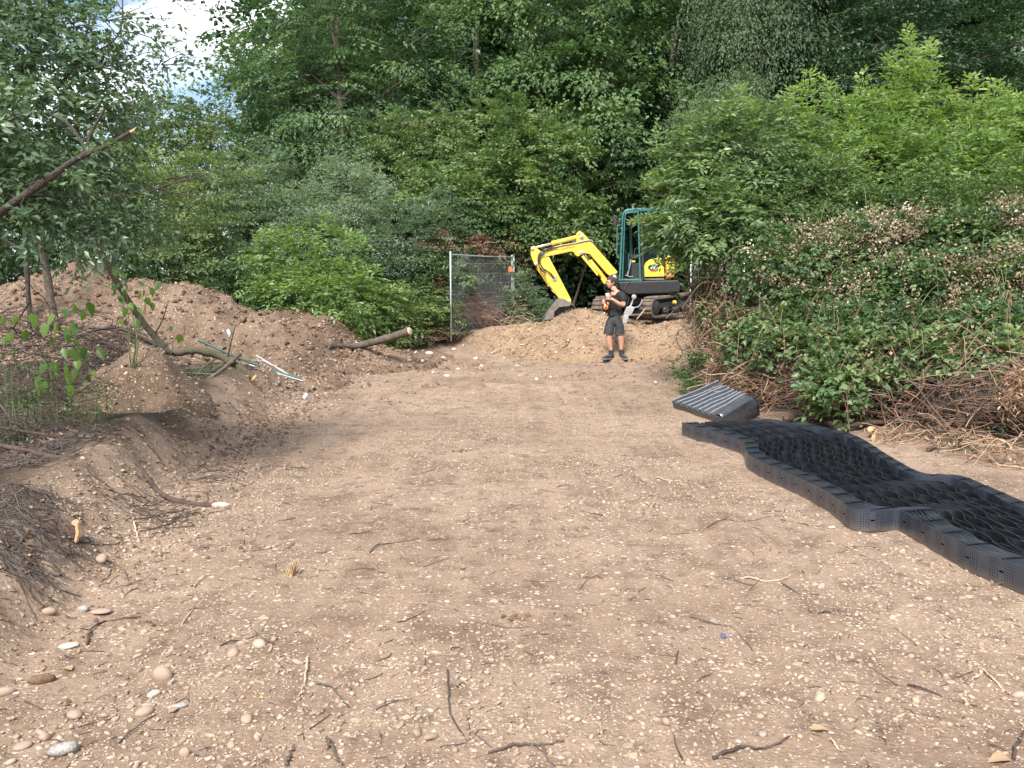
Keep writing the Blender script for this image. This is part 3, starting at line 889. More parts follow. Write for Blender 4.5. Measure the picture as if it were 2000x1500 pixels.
def build_twigs():
    ground_stick([(601, 1288), (598, 1318), (590, 1346), (584, 1364)], .0075, M['twig_pale'], 'short thick pale straw coloured stick lying end on to the camera', fork=[(.9, .4, .6, .03)])
    ground_stick([(617, 1337), (648, 1348), (664, 1362), (682, 1386)], .006, M['twig_grey'], 'bent grey twig just beside the short straw coloured stick', fork=[(.4, .8, .6, .05)])
    ground_stick([(722, 1082), (740, 1066), (780, 1060), (818, 1054)], .006, M['twig_grey'], 'long hooked greyish twig lying across the middle of the soil', fork=[(.3, .6, .5, .05)])
    ground_stick([(1452, 1132), (1490, 1136), (1540, 1132)], .007, M['twig_pale'], 'pale stripped stick pointing to the black geocell')
    ground_stick([(1525, 1142), (1556, 1160), (1600, 1165)], .005, M['twig_grey'], 'thin grey twig just below the pale stripped stick')
    ground_stick([(1918, 1312), (1946, 1336), (1972, 1360)], .0075, M['twig_pale'], 'split pale stick forming a narrow V near the geocell corner', fork=[(.15, .1, -1, .16)])
    ground_stick([(1898, 1334), (1920, 1316)], .0065, M['twig_pale'], 'short pale stick end beside the split V stick')
    ground_stick([(1598, 1201), (1622, 1198), (1630, 1194)], .007, M['twig_grey'], 'stubby grey brown stick bit with knobbly bark')
    ground_stick([(1393, 1488), (1450, 1466), (1500, 1462), (1542, 1447)], .0085, M['bark_red'], 'wavy barked stick on the soil near the bottom edge')
    ground_stick([(1620, 1448), (1634, 1462), (1645, 1474)], .006, M['twig_pale'], 'small pale stick next to a curled dry leaf')
    ground_stick([(560, 1500), (566, 1482), (575, 1464)], .0095, M['bark'], 'stout dark stick end poking in at the bottom edge')
    ground_stick([(638, 1450), (650, 1470), (668, 1502)], .010, M['bark'], 'thick dark knotted stick at the bottom edge beside the stout stick end')
    ground_stick([(874, 1312), (876, 1350), (880, 1400), (905, 1440), (908, 1455), (860, 1468)], .0055, M['twig'], 'long sinuous brown root running towards the bottom edge')
    ground_stick([(955, 1476), (1010, 1462), (1060, 1458), (1102, 1452)], .0075, M['twig'], 'knobbly brown root lying level near the bottom edge')
    ground_stick([(1056, 1456), (1068, 1480), (1082, 1502)], .006, M['twig_grey'], 'grey twig crossing the knobbly brown root')
    ground_stick([(1772, 1342), (1830, 1358), (1908, 1388)], .0055, M['twig'], 'long straight dark twig with a frayed thick end')
    ground_stick([(1348, 1208), (1390, 1222), (1432, 1228), (1470, 1276)], .005, M['twig_grey'], 'long kinked twig beside the blue plastic ring')
    ground_stick([(1980, 1490), (1990, 1455), (2004, 1430)], .009, M['bark_red'], 'reddish stick standing up at the bottom corner by the frame edge')
    ground_stick([(170, 1262), (182, 1232), (215, 1214), (275, 1210)], .008, M['bark_red'], 'curved brown twig arching over the stony soil', fork=[(.3, -.3, -.7, .06)])
    ground_stick([(355, 1222), (375, 1196), (398, 1172)], .005, M['twig_pale'], 'slim pale curved twig on the stony soil')
    ground_stick([(232, 1454), (300, 1400), (370, 1364)], .004, M['twig'], 'long straight thin twig crossing the cobbles')
    ground_stick([(430, 1265), (470, 1254), (505, 1244)], .005, M['bark_dark'], 'dark twig with a raised reddish stub', fork=[(.97, .02, .2, .05)])
    ground_stick([(262, 1024), (268, 1046), (273, 1062)], .009, M['twig_pale'], 'short pale snapped stick on the slope by the cut stump')
    ground_stick([(1280, 934), (1304, 940), (1330, 940)], .007, M['twig_pale'], 'pale flat stick on the soil ahead of the geocell edge')
    ground_stick([(1380, 1032), (1415, 1018), (1450, 1018), (1520, 1010)], .004, M['twig'], 'wispy forked dark root on the soil beside the geocell', fork=[(.3, .5, .4, .1), (.35, .3, -.5, .09), (.4, -.2, .6, .08)])
    ground_stick([(500, 916), (545, 912), (596, 916)], .006, M['twig'], 'thin dark twig lying flat in the middle distance')
    rng = rng_of(23)
    p = strip_points(rng, 150, 2.6, 8.0, 1.25, 0.3, drift=False)
    for k, q in enumerate(p):
        ln = rng.uniform(.05, .20); a = rng.uniform(0, 6.28); n = 6
        t = np.linspace(-.5, .5, n)
        cv = rng.normal(0, .25)
        x = q[0] + ln * (t * math.cos(a) - cv * t * t * math.sin(a)); y = q[1] + ln * (t * math.sin(a) + cv * t * t * math.cos(a))
        r = rng.uniform(.0016, .0042)
        z = surface(x, y) + r + .002
        if k % 5 == 0: z = z + np.linspace(0, .05, n)
        mb = MB()
        mb.tube(np.stack([x, y, z], 1), np.linspace(r, r * .5, n), 4)
        o = mb.build('twig', M[['twig', 'twig', 'twig_grey', 'bark_red'][k % 4]])
        tag(o, 'short thin brown twig scattered loose on the bare soil', 'twig', 'thin brown twigs littering the soil')
    # fine root fibres and chips all over
    p = strip_points(rng, 2600, 2.3, 14.0, 1.4, 0.5, drift=False)
    mb = MB()
    for k, q in enumerate(p):
        ln = rng.uniform(.012, .07); a = rng.uniform(0, 6.28)
        dx, dy_ = ln * math.cos(a) / 2, ln * math.sin(a) / 2
        c1 = rng.normal(0, ln * .15, 2); r = rng.uniform(.0008, .0024)
        mb.tube([(q[0] - dx, q[1] - dy_, q[2] + r), (q[0] + c1[0], q[1] + c1[1], q[2] + r + rng.uniform(0, .008)), (q[0] + dx, q[1] + dy_, q[2] + r)], [r, r, r * .5], 3, cap=False)
    tag(mb.build('root_fibres', M['twig']), kind='stuff')
    # dry leaves and a few yellow ones
    for k, (px, py, L_, mt, nm) in enumerate([(1602, 1432, .07, 'dry', 'crumpled pale dry leaf beside the small pale stick'), (902, 1112, .06, 'dry', 'curled buff dry leaf lying in the middle of the soil'),
                                              (1950, 1490, .09, 'dry', 'crumpled dry leaf at the bottom corner'), (935, 1256, .022, 'yellow', 'tiny yellow leaf in the middle of the soil'),
                                              (325, 1236, .024, 'yellow', 'lime yellow leaf scrap among the stones'), (388, 1010, .03, 'yellow', 'yellow leaf scrap near the pale wedge of stone'),
                                              (230, 1118, .022, 'yellow', 'yellow leaf scrap on the stony slope'), (510, 1369, .025, 'yellow', 'yellow leaf scrap beside the straw coloured stick'),
                                              (340, 1392, .05, 'dry', 'ragged tan dry leaf among the cobbles'), (130, 1312, .06, 'dry', 'torn tan dry leaf below the flat pinkish stone')]):
        q = GS(px, py, .012)
        a = k * 1.7
        d = np.array([(math.cos(a), math.sin(a), .1)]); n_ = np.array([(.2, -.1, 1.0)])
        V, F, kk = leaf_faces(q[None] - d * L_ / 2, d, n_, L_, L_ * .62, 8, fold=.22, droop=.15)
        V[:, 2] = np.maximum(V[:, 2], surface(V[:, 0], V[:, 1]) + .003)
        tag(mk('leaf', V, F, M[mt], tint=.8), nm, 'leaf')
    # blue plastic ring
    q = GS(1412, 1247, .006)
    a = np.linspace(0, 2 * math.pi, 17)
    mb = MB(); mb.tube(np.stack([q[0] + .011 * np.cos(a), q[1] + .011 * np.sin(a), q[2] + 0.004 + a * 0 + .004 * np.sin(a)], 1), .0042, 8, cap=False)
    tag(mb.build('plastic_ring', simple('blue_plastic', (.06, .08, .16), .4)), 'small blue grey plastic ring lying on the soil', 'ring')
    # splintered stump
    q = GS(568, 1124)
    mb = MB(); r3 = rng_of(3)
    for k in range(14):
        b = q + np.array((r3.normal(0, .016), r3.normal(0, .013), -.02)); tp = b + np.array((r3.normal(.03, .012), r3.normal(0, .012), r3.uniform(.06, .135)))
        mb.tube([b, (b + tp) / 2 + r3.normal(0, .003, 3), tp], [.0065, .005, .0015], 5)
    tag(mb.build('splintered_stump', simple('stump_fibre', (.30, .21, .115), .9, var=.5, scale=30)), 'frayed brown stump splinter sticking up out of the soil', 'stump')
    # dark clods in the middle of the strip
    for px, py, w, nm in ((893, 882, 34, 'dark crumbly clod of earth alone in the middle of the soil'), (1006, 1208, 22, 'dark tuft of roots and soil in the near middle')):
        q = GS(px, py)
        pts = q + rng_of(px).normal(0, 1, (14, 3)) * np.array((.05, .02, .006)) * w / 30
        pts[:, 2] = surface(pts[:, 0], pts[:, 1])
        o = scatter_stones('soil_clod', rng_of(px), pts, rng_of(py).uniform(.012, .034, 14), M['clod'], ico(), .8, smooth=False, jit=.25, kind=None)
        tag(o, nm, 'clod')
build_twigs()
# ================================================================== GEOCELL
def plastic_black(ca, cb, ro, sp_):
    m, t, b = new_mat('black_plastic')
    l = t.links.new; N = t.nodes.new
    b.inputs['Base Color'].default_value = (0.018, 0.020, 0.024, 1)
    b.inputs['Roughness'].default_value = ro
    b.inputs['Specular IOR Level'].default_value = sp_
    tcn = N('ShaderNodeTexCoord'); nn = N('ShaderNodeTexNoise'); nn.inputs['Scale'].default_value = 9; nn.inputs['Detail'].default_value = 6
    l(tcn.outputs['Object'], nn.inputs['Vector'])
    r = N('ShaderNodeValToRGB'); r.color_ramp.elements[0].position = .45; r.color_ramp.elements[1].position = .8
    r.color_ramp.elements[0].color = (*ca, 1); r.color_ramp.elements[1].color = (*cb, 1)
    l(nn.outputs['Fac'], r.inputs['Fac'])
    hd = N('ShaderNodeAttribute'); hd.attribute_name = 'h'
    mr = N('ShaderNodeMapRange'); mr.inputs['From Min'].default_value = .06; mr.inputs['From Max'].default_value = .0; mr.inputs['To Max'].default_value = .75
    l(hd.outputs['Fac'], mr.inputs['Value'])
    dm = N('ShaderNodeMath'); dm.operation = 'MULTIPLY'; l(mr.outputs['Result'], dm.inputs[0]); l(nn.outputs['Fac'], dm.inputs[1])
    dx = N('ShaderNodeMix'); dx.data_type = 'RGBA'; l(dm.outputs[0], dx.inputs['Factor']); l(r.outputs['Color'], dx.inputs[6]); dx.inputs[7].default_value = (.17, .115, .08, 1)
    l(dx.outputs[2], b.inputs['Base Color'])
    s = N('ShaderNodeAttribute'); s.attribute_name = 's'
    h = N('ShaderNodeAttribute'); h.attribute_name = 'h'
    cx = N('ShaderNodeCombineXYZ'); l(s.outputs['Fac'], cx.inputs[0]); l(h.outputs['Fac'], cx.inputs[1])
    vo = N('ShaderNodeTexVoronoi'); vo.voronoi_dimensions = '2D'; vo.inputs['Randomness'].default_value = 0
    vo.inputs['Scale'].default_value = 1 / 0.0165
    l(cx.outputs[0], vo.inputs['Vector'])
    def math_(op, a, bb):
        q = N('ShaderNodeMath'); q.operation = op
        for i, v in enumerate((a, bb)):
            if isinstance(v, (int, float)): q.inputs[i].default_value = v
            elif v is not None: l(v, q.inputs[i])
        return q.outputs[0]
    hole = math_('LESS_THAN', vo.outputs['Distance'], 0.21)
    fr = math_('FRACT', math_('DIVIDE', s.outputs['Fac'], 0.2475), None)
    ms = math_('LESS_THAN', math_('ABSOLUTE', math_('SUBTRACT', fr, 0.5), None), 0.36)
    mc = math_('GREATER_THAN', math_('ABSOLUTE', math_('SUBTRACT', fr, 0.5), None), 0.07)
    mh = math_('LESS_THAN', math_('ABSOLUTE', math_('SUBTRACT', h.outputs['Fac'], 0.075), None), 0.058)
    hole = math_('MULTIPLY', math_('MULTIPLY', hole, ms), math_('MULTIPLY', mh, mc))
    slot = math_('MULTIPLY', math_('LESS_THAN', math_('ABSOLUTE', math_('SUBTRACT', fr, 0.5), None), 0.06),
                 math_('LESS_THAN', math_('ABSOLUTE', math_('SUBTRACT', h.outputs['Fac'], 0.075), None), 0.005))
    hole = math_('MAXIMUM', hole, slot)
    tr = N('ShaderNodeBsdfDiffuse'); tr.inputs['Color'].default_value = (.0015, .0015, .0015, 1); mx = N('ShaderNodeMixShader')
    l(hole, mx.inputs['Fac']); l(b.outputs['BSDF'], mx.inputs[1]); l(tr.outputs['BSDF'], mx.inputs[2])
    l(mx.outputs['Shader'], t.nodes['Material Output'].inputs['Surface'])
    return m
M['geocell'] = plastic_black((0.010, 0.012, 0.017), (0.026, 0.026, 0.029), .40, .55)
M['geo_rim_sheen'] = plastic_black((0.024, 0.030, 0.044), (0.042, 0.046, 0.057), .34, .8)  # same plastic as the cells, bluish sky sheen put into its colour
M['geo_solid'] = simple('geo_solid', (0.030, 0.033, 0.040), 0.33, spec=0.65, var=.4, scale=20)

def build_geocell():
    Hc = 0.14
    fpx = [(1332, 850), (1365, 862), (1400, 872), (1448, 890), (1458, 914), (1476, 928), (1520, 950), (1560, 968), (1615, 1000), (1660, 1034),
           (1705, 1040), (1752, 1038), (1786, 1056), (1850, 1095), (1900, 1122), (2000, 1163)]
    bpx = [(1452, 822), (1490, 819), (1560, 827), (1640, 842), (1690, 861), (1740, 893), (1800, 924), (1875, 930), (1940, 955), (2010, 985)]
    Fp = np.array([G(a, b, 0, ground_base) for a, b in fpx])
    Bp = np.array([G(a, b, 0, lambda x, y: ground_base(x, y) + Hc) for a, b in bpx])
    Fp = np.concatenate([Fp, [Fp[-1] + np.array((.16, -.55, 0)), Fp[-1] + np.array((.22, -1.1, 0)), Fp[-1] + np.array((.42, -1.6, 0))]])
    Bp = np.concatenate([Bp, [Bp[-1] + np.array((.12, -.7, 0)), Bp[-1] + np.array((.25, -1.5, 0)), Bp[-1] + np.array((.3, -2.3, 0)), Bp[-1] + np.array((.5, -2.9, 0))]])
    def resample(p, n):
        c = bez(p[:, :2], 12)
        s = np.concatenate([[0], np.cumsum(np.linalg.norm(np.diff(c, axis=0), axis=1))])
        t = np.linspace(0, s[-1], n)
        return np.stack([np.interp(t, s, c[:, 0]), np.interp(t, s, c[:, 1])], 1), s[-1]
    n = 420
    Fc, Lf = resample(Fp, n); Bc, Lb = resample(Bp, n)
    sl = np.linspace(0, Lf, n)
    # slight common waviness of the packed edges
    nf, nb, nm = 22, 18, 14
    gaps = np.zeros((nf + nm + nb - 1, n))
    W = np.linalg.norm(Bc - Fc, axis=1)
    pk = 0.0072
    tot = nf + nm + nb
    gaps[:] = pk
    rng = rng_of(5)
    free = W - pk * (nf + nb - 2)
    wts = np.array([1 + 0.55 * fbm(sl * 0.9 + 9 * k, sl * 0 + 3.1 * k, 2) for k in range(nm + 1)])
    wts = np.clip(wts, .35, 2)
    # bulge in the packed edge where it opens a little
    gaps[nf - 1:nf + nm] = wts / wts.sum(0) * free
    op = np.exp(-((sl - np.interp(1, [0, 1], [0, Lf * 0.585])) / 0.28) ** 2)
    gaps[2:9] += op * 0.016
    gaps[nf - 1:nf + nm] *= ((W - (gaps[:nf - 1].sum(0) + gaps[nf + nm:].sum(0))) / gaps[nf - 1:nf + nm].sum(0))
    pos = np.concatenate([np.zeros((1, n)), np.cumsum(gaps, 0)])
    cell = 0.2475
    root = thing('geocell_panel', 'long black perforated plastic geocell panel half opened along the right edge of the soil', 'geocell', (*Fc[n // 2], 0))
    for k in range(tot):
        gl = gaps[k - 1] if k else gaps[0]; gr = gaps[k] if k < tot - 1 else gaps[-1]
        amp = 0.25 * (gl + gr)
        lim = np.minimum(gl, gr) * 0.5 + 0.004
        amp = np.minimum(amp, lim + 0.012)
        ph = math.pi * sl / cell
        wv = np.sin(ph); wv = np.sign(wv) * np.abs(wv) ** 0.75
        lat = pos[k] + (-1) ** k * amp * wv
        if k in (0, tot - 1): lat = pos[k]
        c = Fc + (Bc - Fc) * (lat / W)[:, None]
        # far end: strips finish a little unevenly
        a0 = int(max(0, rng.normal(4, 2.5))) if 0 < k < tot - 1 else 0
        c = c[a0:]; m = len(c)
        tan = nrm(np.gradient(c, axis=0)); nr = np.stack([-tan[:, 1], tan[:, 0]], 1)
        z0 = ground_base(c[:, 0], c[:, 1]) + 0.004
        th = 0.0022
        mid = nf <= k < nf + nm
        dz = rng.normal(0, 0.0015) - (.022 + .02 * rng.random() if mid else 0) * sstep(.2, 1.2, sl[a0:]) + 0.004 * fbm(sl[a0:] * 2 + k * 7, sl[a0:] * 0, 2)
        V = np.zeros((m, 4, 3))
        for j, (sd, hh) in enumerate(((-1, 0), (1, 0), (1, Hc), (-1, Hc))):
            V[:, j, :2] = c + nr * th * sd; V[:, j, 2] = z0 + hh + (dz if hh else 0)
        i = np.arange(m - 1)[:, None] * 4
        j = np.arange(4)[None]; j2 = (j + 1) % 4
        F = np.stack([i + j, i + 4 + j, i + 4 + j2, i + j2], -1).reshape(-1, 4)
        s_at = np.repeat(sl[a0:], 4); h_at = np.tile([0, 0, Hc, Hc], m)
        sm = np.ones(len(F), bool)
        o = mk('strip', V.reshape(-1, 3), F, M['geocell'] if mid else M['geo_rim_sheen'], root, smooth=False, attrs={'s': s_at, 'h': h_at})
    # dark weld lines across the packed edges
    wm = simple('weld_black', (.006, .006, .007), .8, spec=.1)
    for side, (a, b) in (('f', (0, nf - 1)), ('b', (nf + nm, tot - 1))):
        for q in np.arange(cell / 2, Lf, cell):
            i = int(q / Lf * (n - 1))
            pa = Fc[i] + (Bc[i] - Fc[i]) * pos[a][i] / W[i]; pb = Fc[i] + (Bc[i] - Fc[i]) * pos[b][i] / W[i]
            z = ground_base(pa[0], pa[1]) + Hc + .0085
            mb = MB(); mb.tube([(pa[0], pa[1], z - .004), ((pa[0] + pb[0]) / 2, (pa[1] + pb[1]) / 2, z), (pb[0], pb[1], z - .004)], .0042, 5); mb.build('weld_seam', wm, root)

    # folded panel leaning on the brambles
    A0, A1 = G(1313, 798), G(1388, 824)
    B0, B1 = P(1404, 748, A0[1] + .28), P(1456, 770, A1[1] + .34)
    r2 = thing('folded_geocell', 'folded black geocell pack with seven pale ridges leaning on the dry brambles', 'geocell', A0)
    K = 8
    for k in range(K):
        t = k / (K - 1); j = rng.normal(0, .012)
        A = A0 + (A1 - A0) * t + np.array((0, 0, .10)); B = B0 + (B1 - B0) * t + np.array((0, j, j))
        stp = (A1 - A0) / (K - 1) * 1.02; stp2 = (B1 - B0) / (K - 1) * 1.02
        ax = nrm(B - A)
        up = np.array((0, 0, 1.0)); up = nrm(up - ax * ax[2])
        mb = MB()
        N_ = 10
        ts = np.linspace(0, 1, N_)
        ring = []
        for q in ts:
            R0 = A + (B - A) * q; st = stp * (1 - q) + stp2 * q
            w = 0.004 * math.sin(q * 9 + k)
            ring.append([R0 + up * (.006 + w), R0 + st * .30 - up * .012, R0 + st * .62 - up * (.05 + w), R0 + st * 1.05 - up * .055, R0 + st * 1.05 - up * .20, R0 - st * .1 - up * .20, R0 - st * .10 - up * .004])
        V = np.array(ring); m_ = V.shape[1]
        i = np.arange(N_ - 1)[:, None] * m_; jj = np.arange(m_)[None]; j2 = (jj + 1) % m_
        mb.add(V.reshape(-1, 3), np.stack([i + jj, i + m_ + jj, i + m_ + j2, i + j2], -1).reshape(-1, 4))
        mb.polys(V[0], [list(range(m_))]); mb.polys(V[-1], [list(range(m_))[::-1]])
        f = mb.build('fold', M['geo_solid'], r2)
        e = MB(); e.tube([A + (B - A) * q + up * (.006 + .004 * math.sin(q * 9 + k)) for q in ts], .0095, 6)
        e.build('ridge_sheen_edge', M['ridge'], f)  # pale tube standing in for sky sheen along the fold
    # loose end flap curling over the front
    A = A1 + np.array((0.03, -.05, .09)); B = B1 + np.array((0.03, -.03, -.02))
    ts = np.linspace(0, 1, 12); V = []
    for q in ts:
        R0 = A + (B - A) * q
        V.append([R0, R0 + np.array((.05, -.035, .01 + .03 * math.sin(q * 3))), R0 + np.array((.11, -.06, -.05 - .02 * q)), R0 + np.array((.13, -.05, -.17 - .06 * q))])
    V = np.array(V); i = np.arange(11)[:, None] * 4; j = np.arange(3)[None]
    fl = mk('end_flap', V.reshape(-1, 3), np.stack([i + j, i + 4 + j, i + 5 + j, i + 1 + j], -1).reshape(-1, 4), M['geo_solid'], r2, smooth=True)
    md = fl.modifiers.new('s', 'SOLIDIFY'); md.thickness = .004
M['ridge'] = simple('ridge_sheen', (0.17, 0.185, 0.215), 0.35, spec=0.6, var=.25, scale=30)  # black plastic with the sky's reflection painted in as a pale blue-grey
build_geocell()

# ================================================================== FENCE PANELS
M['galv'] = simple('galvanised', (0.44, 0.46, 0.49), 0.45, metal=0.55, var=.2, scale=20)
M['wire'] = simple('wire', (0.55, 0.56, 0.57), 0.6)
M['orange_tag'] = simple('orange_tag', (0.75, 0.17, 0.06), 0.6)

def fence_panel(a, b, ha, hb, label, tagged=False, wires=True, fold=0.0):
    """a,b feet; ha,hb heights of the two posts"""
    a = np.asarray(a, float); b = np.asarray(b, float)
    r = thing('fence_panel', label, 'fence panel', a, 'wire mesh site fence panels')
    up = np.array((0, 0, 1.0)); d = nrm(b - a); ln = np.linalg.norm(b - a)
    for p, h in ((a, ha), (b, hb)):
        mb = MB(); mb.cyl(p - up * .06, p + up * (h + .04), .021, 10); mb.build('post', M['galv'], r)
    for z0, z1 in ((.10, .10), (ha - .03, hb - .03)):
        mb = MB(); mb.tube([a + up * z0, (a + b) / 2 + up * ((z0 + z1) / 2 - .012), b + up * z1], .019, 8); mb.build('rail', M['galv'], r)
    # corner gussets
    mb = MB()
    for p, s, h in ((a, 1, ha), (b, -1, hb)):
        for z, q in ((.10, 1), (h - .03, -1)):
            mb.prism([p + up * z + d * s * .01, p + up * z + d * s * .10, p + up * (z + q * .11) + d * s * .01], np.cross(d, up) * .006)
    mb.build('gusset', M['galv'], r)
    mb = MB()
    nv = int(ln / .056)
    for k in range(1, nv):
        t = k / nv
        p = a + (b - a) * t; h = ha + (hb - ha) * t
        mb.tube([p + up * .11, p + up * (h - .04)], .0011, 3, cap=False)
    for k in range(1, 8):
        t = k / 8
        mb.tube([a + up * (ha * t + .03), b + up * (hb * t + .03)], .0022, 3, cap=False)
    w = mb.build('wire_mesh', M['wire'], r); 
    if tagged:
        mb = MB(); p = b - d * .10 + up * (hb - .36) - np.array((0, .03, 0))
        mb.box(p, (.13, .012, .15), bev=.003); mb.build('tag', M['orange_tag'], r)
    return r

FA = P(881, 661, 21.2); FB = P(1000, 642, 24.4)
fence_panel(FA, FB, 2.02, 1.98, 'grey wire mesh fence panel standing open beside the spoil with an orange tag', tagged=True)
fence_panel(FB + np.array((.05, .05, -.02)), FB + np.array((-1.6, 2.5, 0.02)), 2.02, 2.06, 'second mesh panel folded behind the tagged fence panel, half hidden')
FC = P(1347, 641, 20.2)
fence_panel(FC, FC + np.array((1.7, 1.9, -.1)), 1.5, 1.6, 'mesh fence panel end post swallowed by the leafy hedge beside the excavator')

# poles on the spoil heap --------------------------------------------------
def pole(a, b, r, mat, label, name='pole', group=None, sag=0.0, n=5, sides=8):
    t = np.linspace(0, 1, n)[:, None]
    pts = np.asarray(a) * (1 - t) + np.asarray(b) * t
    pts[:, 2] -= sag * np.sin(t[:, 0] * math.pi)
    mb = MB(); mb.tube(pts, r, sides)
    return tag(mb.build(name, mat), label, 'pole', group)
q0 = GS(590, 747, .03)
pole(P(386, 664, q0[1] - .4), q0 + np.array((-.02, .02, .02)), .018, simple('green_pole', (.055, .12, .095), .45), 'long dark green pole lying across the spoil heap', sag=.04)
wh = simple('white_rod', (.46, .48, .50), .5)
g_ = 'thin white rods on the spoil heap'
pole(P(500, 694, q0[1] - .1), GS(566, 736, .02), .010, wh, 'upper of three thin white rods beside the green pole', group=g_)
pole(P(486, 712, q0[1] - .25), GS(592, 748, .02), .010, wh, 'longest of three thin white rods beside the green pole', group=g_)
pole(P(512, 704, q0[1] - .2), GS(553, 728, .03), .009, wh, 'shortest of three thin white rods beside the green pole', group=g_)
q0 = GS(958, 693, .02)
pole(q0, q0 + np.array((.22, .25, .10)), .014, M['galv'], 'short grey metal bar stuck in the soil below the fence panel')
q0 = GS(596, 780, .02)
mb = MB(); mb.box(q0 + np.array((0, 0, .03)), (.05, .012, .09), Matrix.Rotation(.6, 3, 'Y'), .003)
tag(mb.build('white_shard', wh), 'white plastic shard at the foot of the long spoil heap', 'shard')
# white rag on a stem
q0 = GS(455, 700)
mb = MB(); mb.tube(bez([q0, q0 + np.array((-.05, 0, .22)), q0 + np.array((-.02, -.02, .44))], 4), np.linspace(.008, .004, 9), 5)
tag(mb.build('dead_stem', M['twig']), 'thin dead stem holding up the white rag', 'stem')
bm = bmesh.new(); bmesh.ops.create_icosphere(bm, subdivisions=3, radius=.05)
for v in bm.verts:
    c = v.co.copy(); f = 1 + .35 * math.sin(c.z * 70 + c.x * 40) * .5 + .12 * math.sin(c.x * 130)
    v.co = Vector((c.x * f * .75, c.y * f * .6, c.z * (1.25 + .3 * math.sin(c.x * 60)) + (.02 if c.x < 0 else -.02)))
me = bpy.data.meshes.new('rag'); bm.to_mesh(me); bm.free()
me.polygons.foreach_set('use_smooth', [True] * len(me.polygons))
me.materials.append(simple('rag', (.62, .62, .64), .8))
o = bpy.data.objects.new('rag', me); COL.objects.link(o); o.location = P(447, 650, q0[1]) ; tag(o, 'crumpled white rag hanging on a thin dead stem', 'rag')
# ================================================================== EXCAVATOR
M['yellow'] = simple('yellow_paint', (0.80, 0.53, 0.045), 0.42, scale=3.5, spec=.5, dirt=(.56, .37, .07))
M['teal'] = simple('teal_paint', (0.028, 0.125, 0.120), 0.35, var=.2, scale=6)
M['black'] = simple('black_paint', (0.012, 0.013, 0.015), 0.5, scale=9, dirt=(.024, .021, .019))
M['rubber'] = simple('rubber', (0.050, 0.046, 0.043), 0.85, dirt=(.20, .145, .10), scale=6, bump=.3)
M['steel'] = simple('steel', (0.22, 0.21, 0.20), 0.5, metal=.5, dirt=(.16, .11, .075), scale=9)
M['chrome'] = simple('chrome', (0.75, 0.76, 0.78), 0.18, metal=1)
M['bolt'] = simple('bolt', (0.42, 0.43, 0.42), 0.4, metal=.6)
M['hose'] = simple('hose', (0.02, 0.02, 0.022), 0.5)
M['silver'] = simple('silver_paint', (0.36, 0.38, 0.42), 0.45, metal=.2, dirt=(.28, .22, .17), scale=14)
M['seat'] = simple('seat_fabric', (0.02, 0.021, 0.024), 0.8)
M['orange'] = simple('orange_paint', (0.80, 0.17, 0.03), 0.45)
M['grey_lever'] = simple('grey_lever', (0.26, 0.28, 0.32), 0.4)
M['sticker'] = simple('sticker', (0.80, 0.48, 0.03), 0.5)
def glass_mat(name, col, alpha):
    m, t, b = new_mat(name)
    b.inputs['Base Color'].default_value = (*col, 1); b.inputs['Roughness'].default_value = .06
    b.inputs['Specular IOR Level'].default_value = .5
    tr = t.nodes.new('ShaderNodeBsdfTransparent'); tr.inputs['Color'].default_value = (.80, .88, .84, 1)
    mx = t.nodes.new('ShaderNodeMixShader'); mx.inputs['Fac'].default_value = alpha
    t.links.new(tr.outputs['BSDF'], mx.inputs[1]); t.links.new(b.outputs['BSDF'], mx.inputs[2])
    t.links.new(mx.outputs['Shader'], t.nodes['Material Output'].inputs['Surface'])
    return m
M['glass'] = glass_mat('cab_glass', (.012, .022, .020), .5)  # tinted glass, made denser to put shade into the cab

EY = 22.1                      # boom plane
def E(cx, cy, Y=EY):
    return P(1020 + cx / 5.77, 390 + cy / 5.77, Y)
def EP(lst, Y): return [E(a, b, Y) for a, b in lst]
PXM = EY / FPX / 5.77          # metres per crop unit

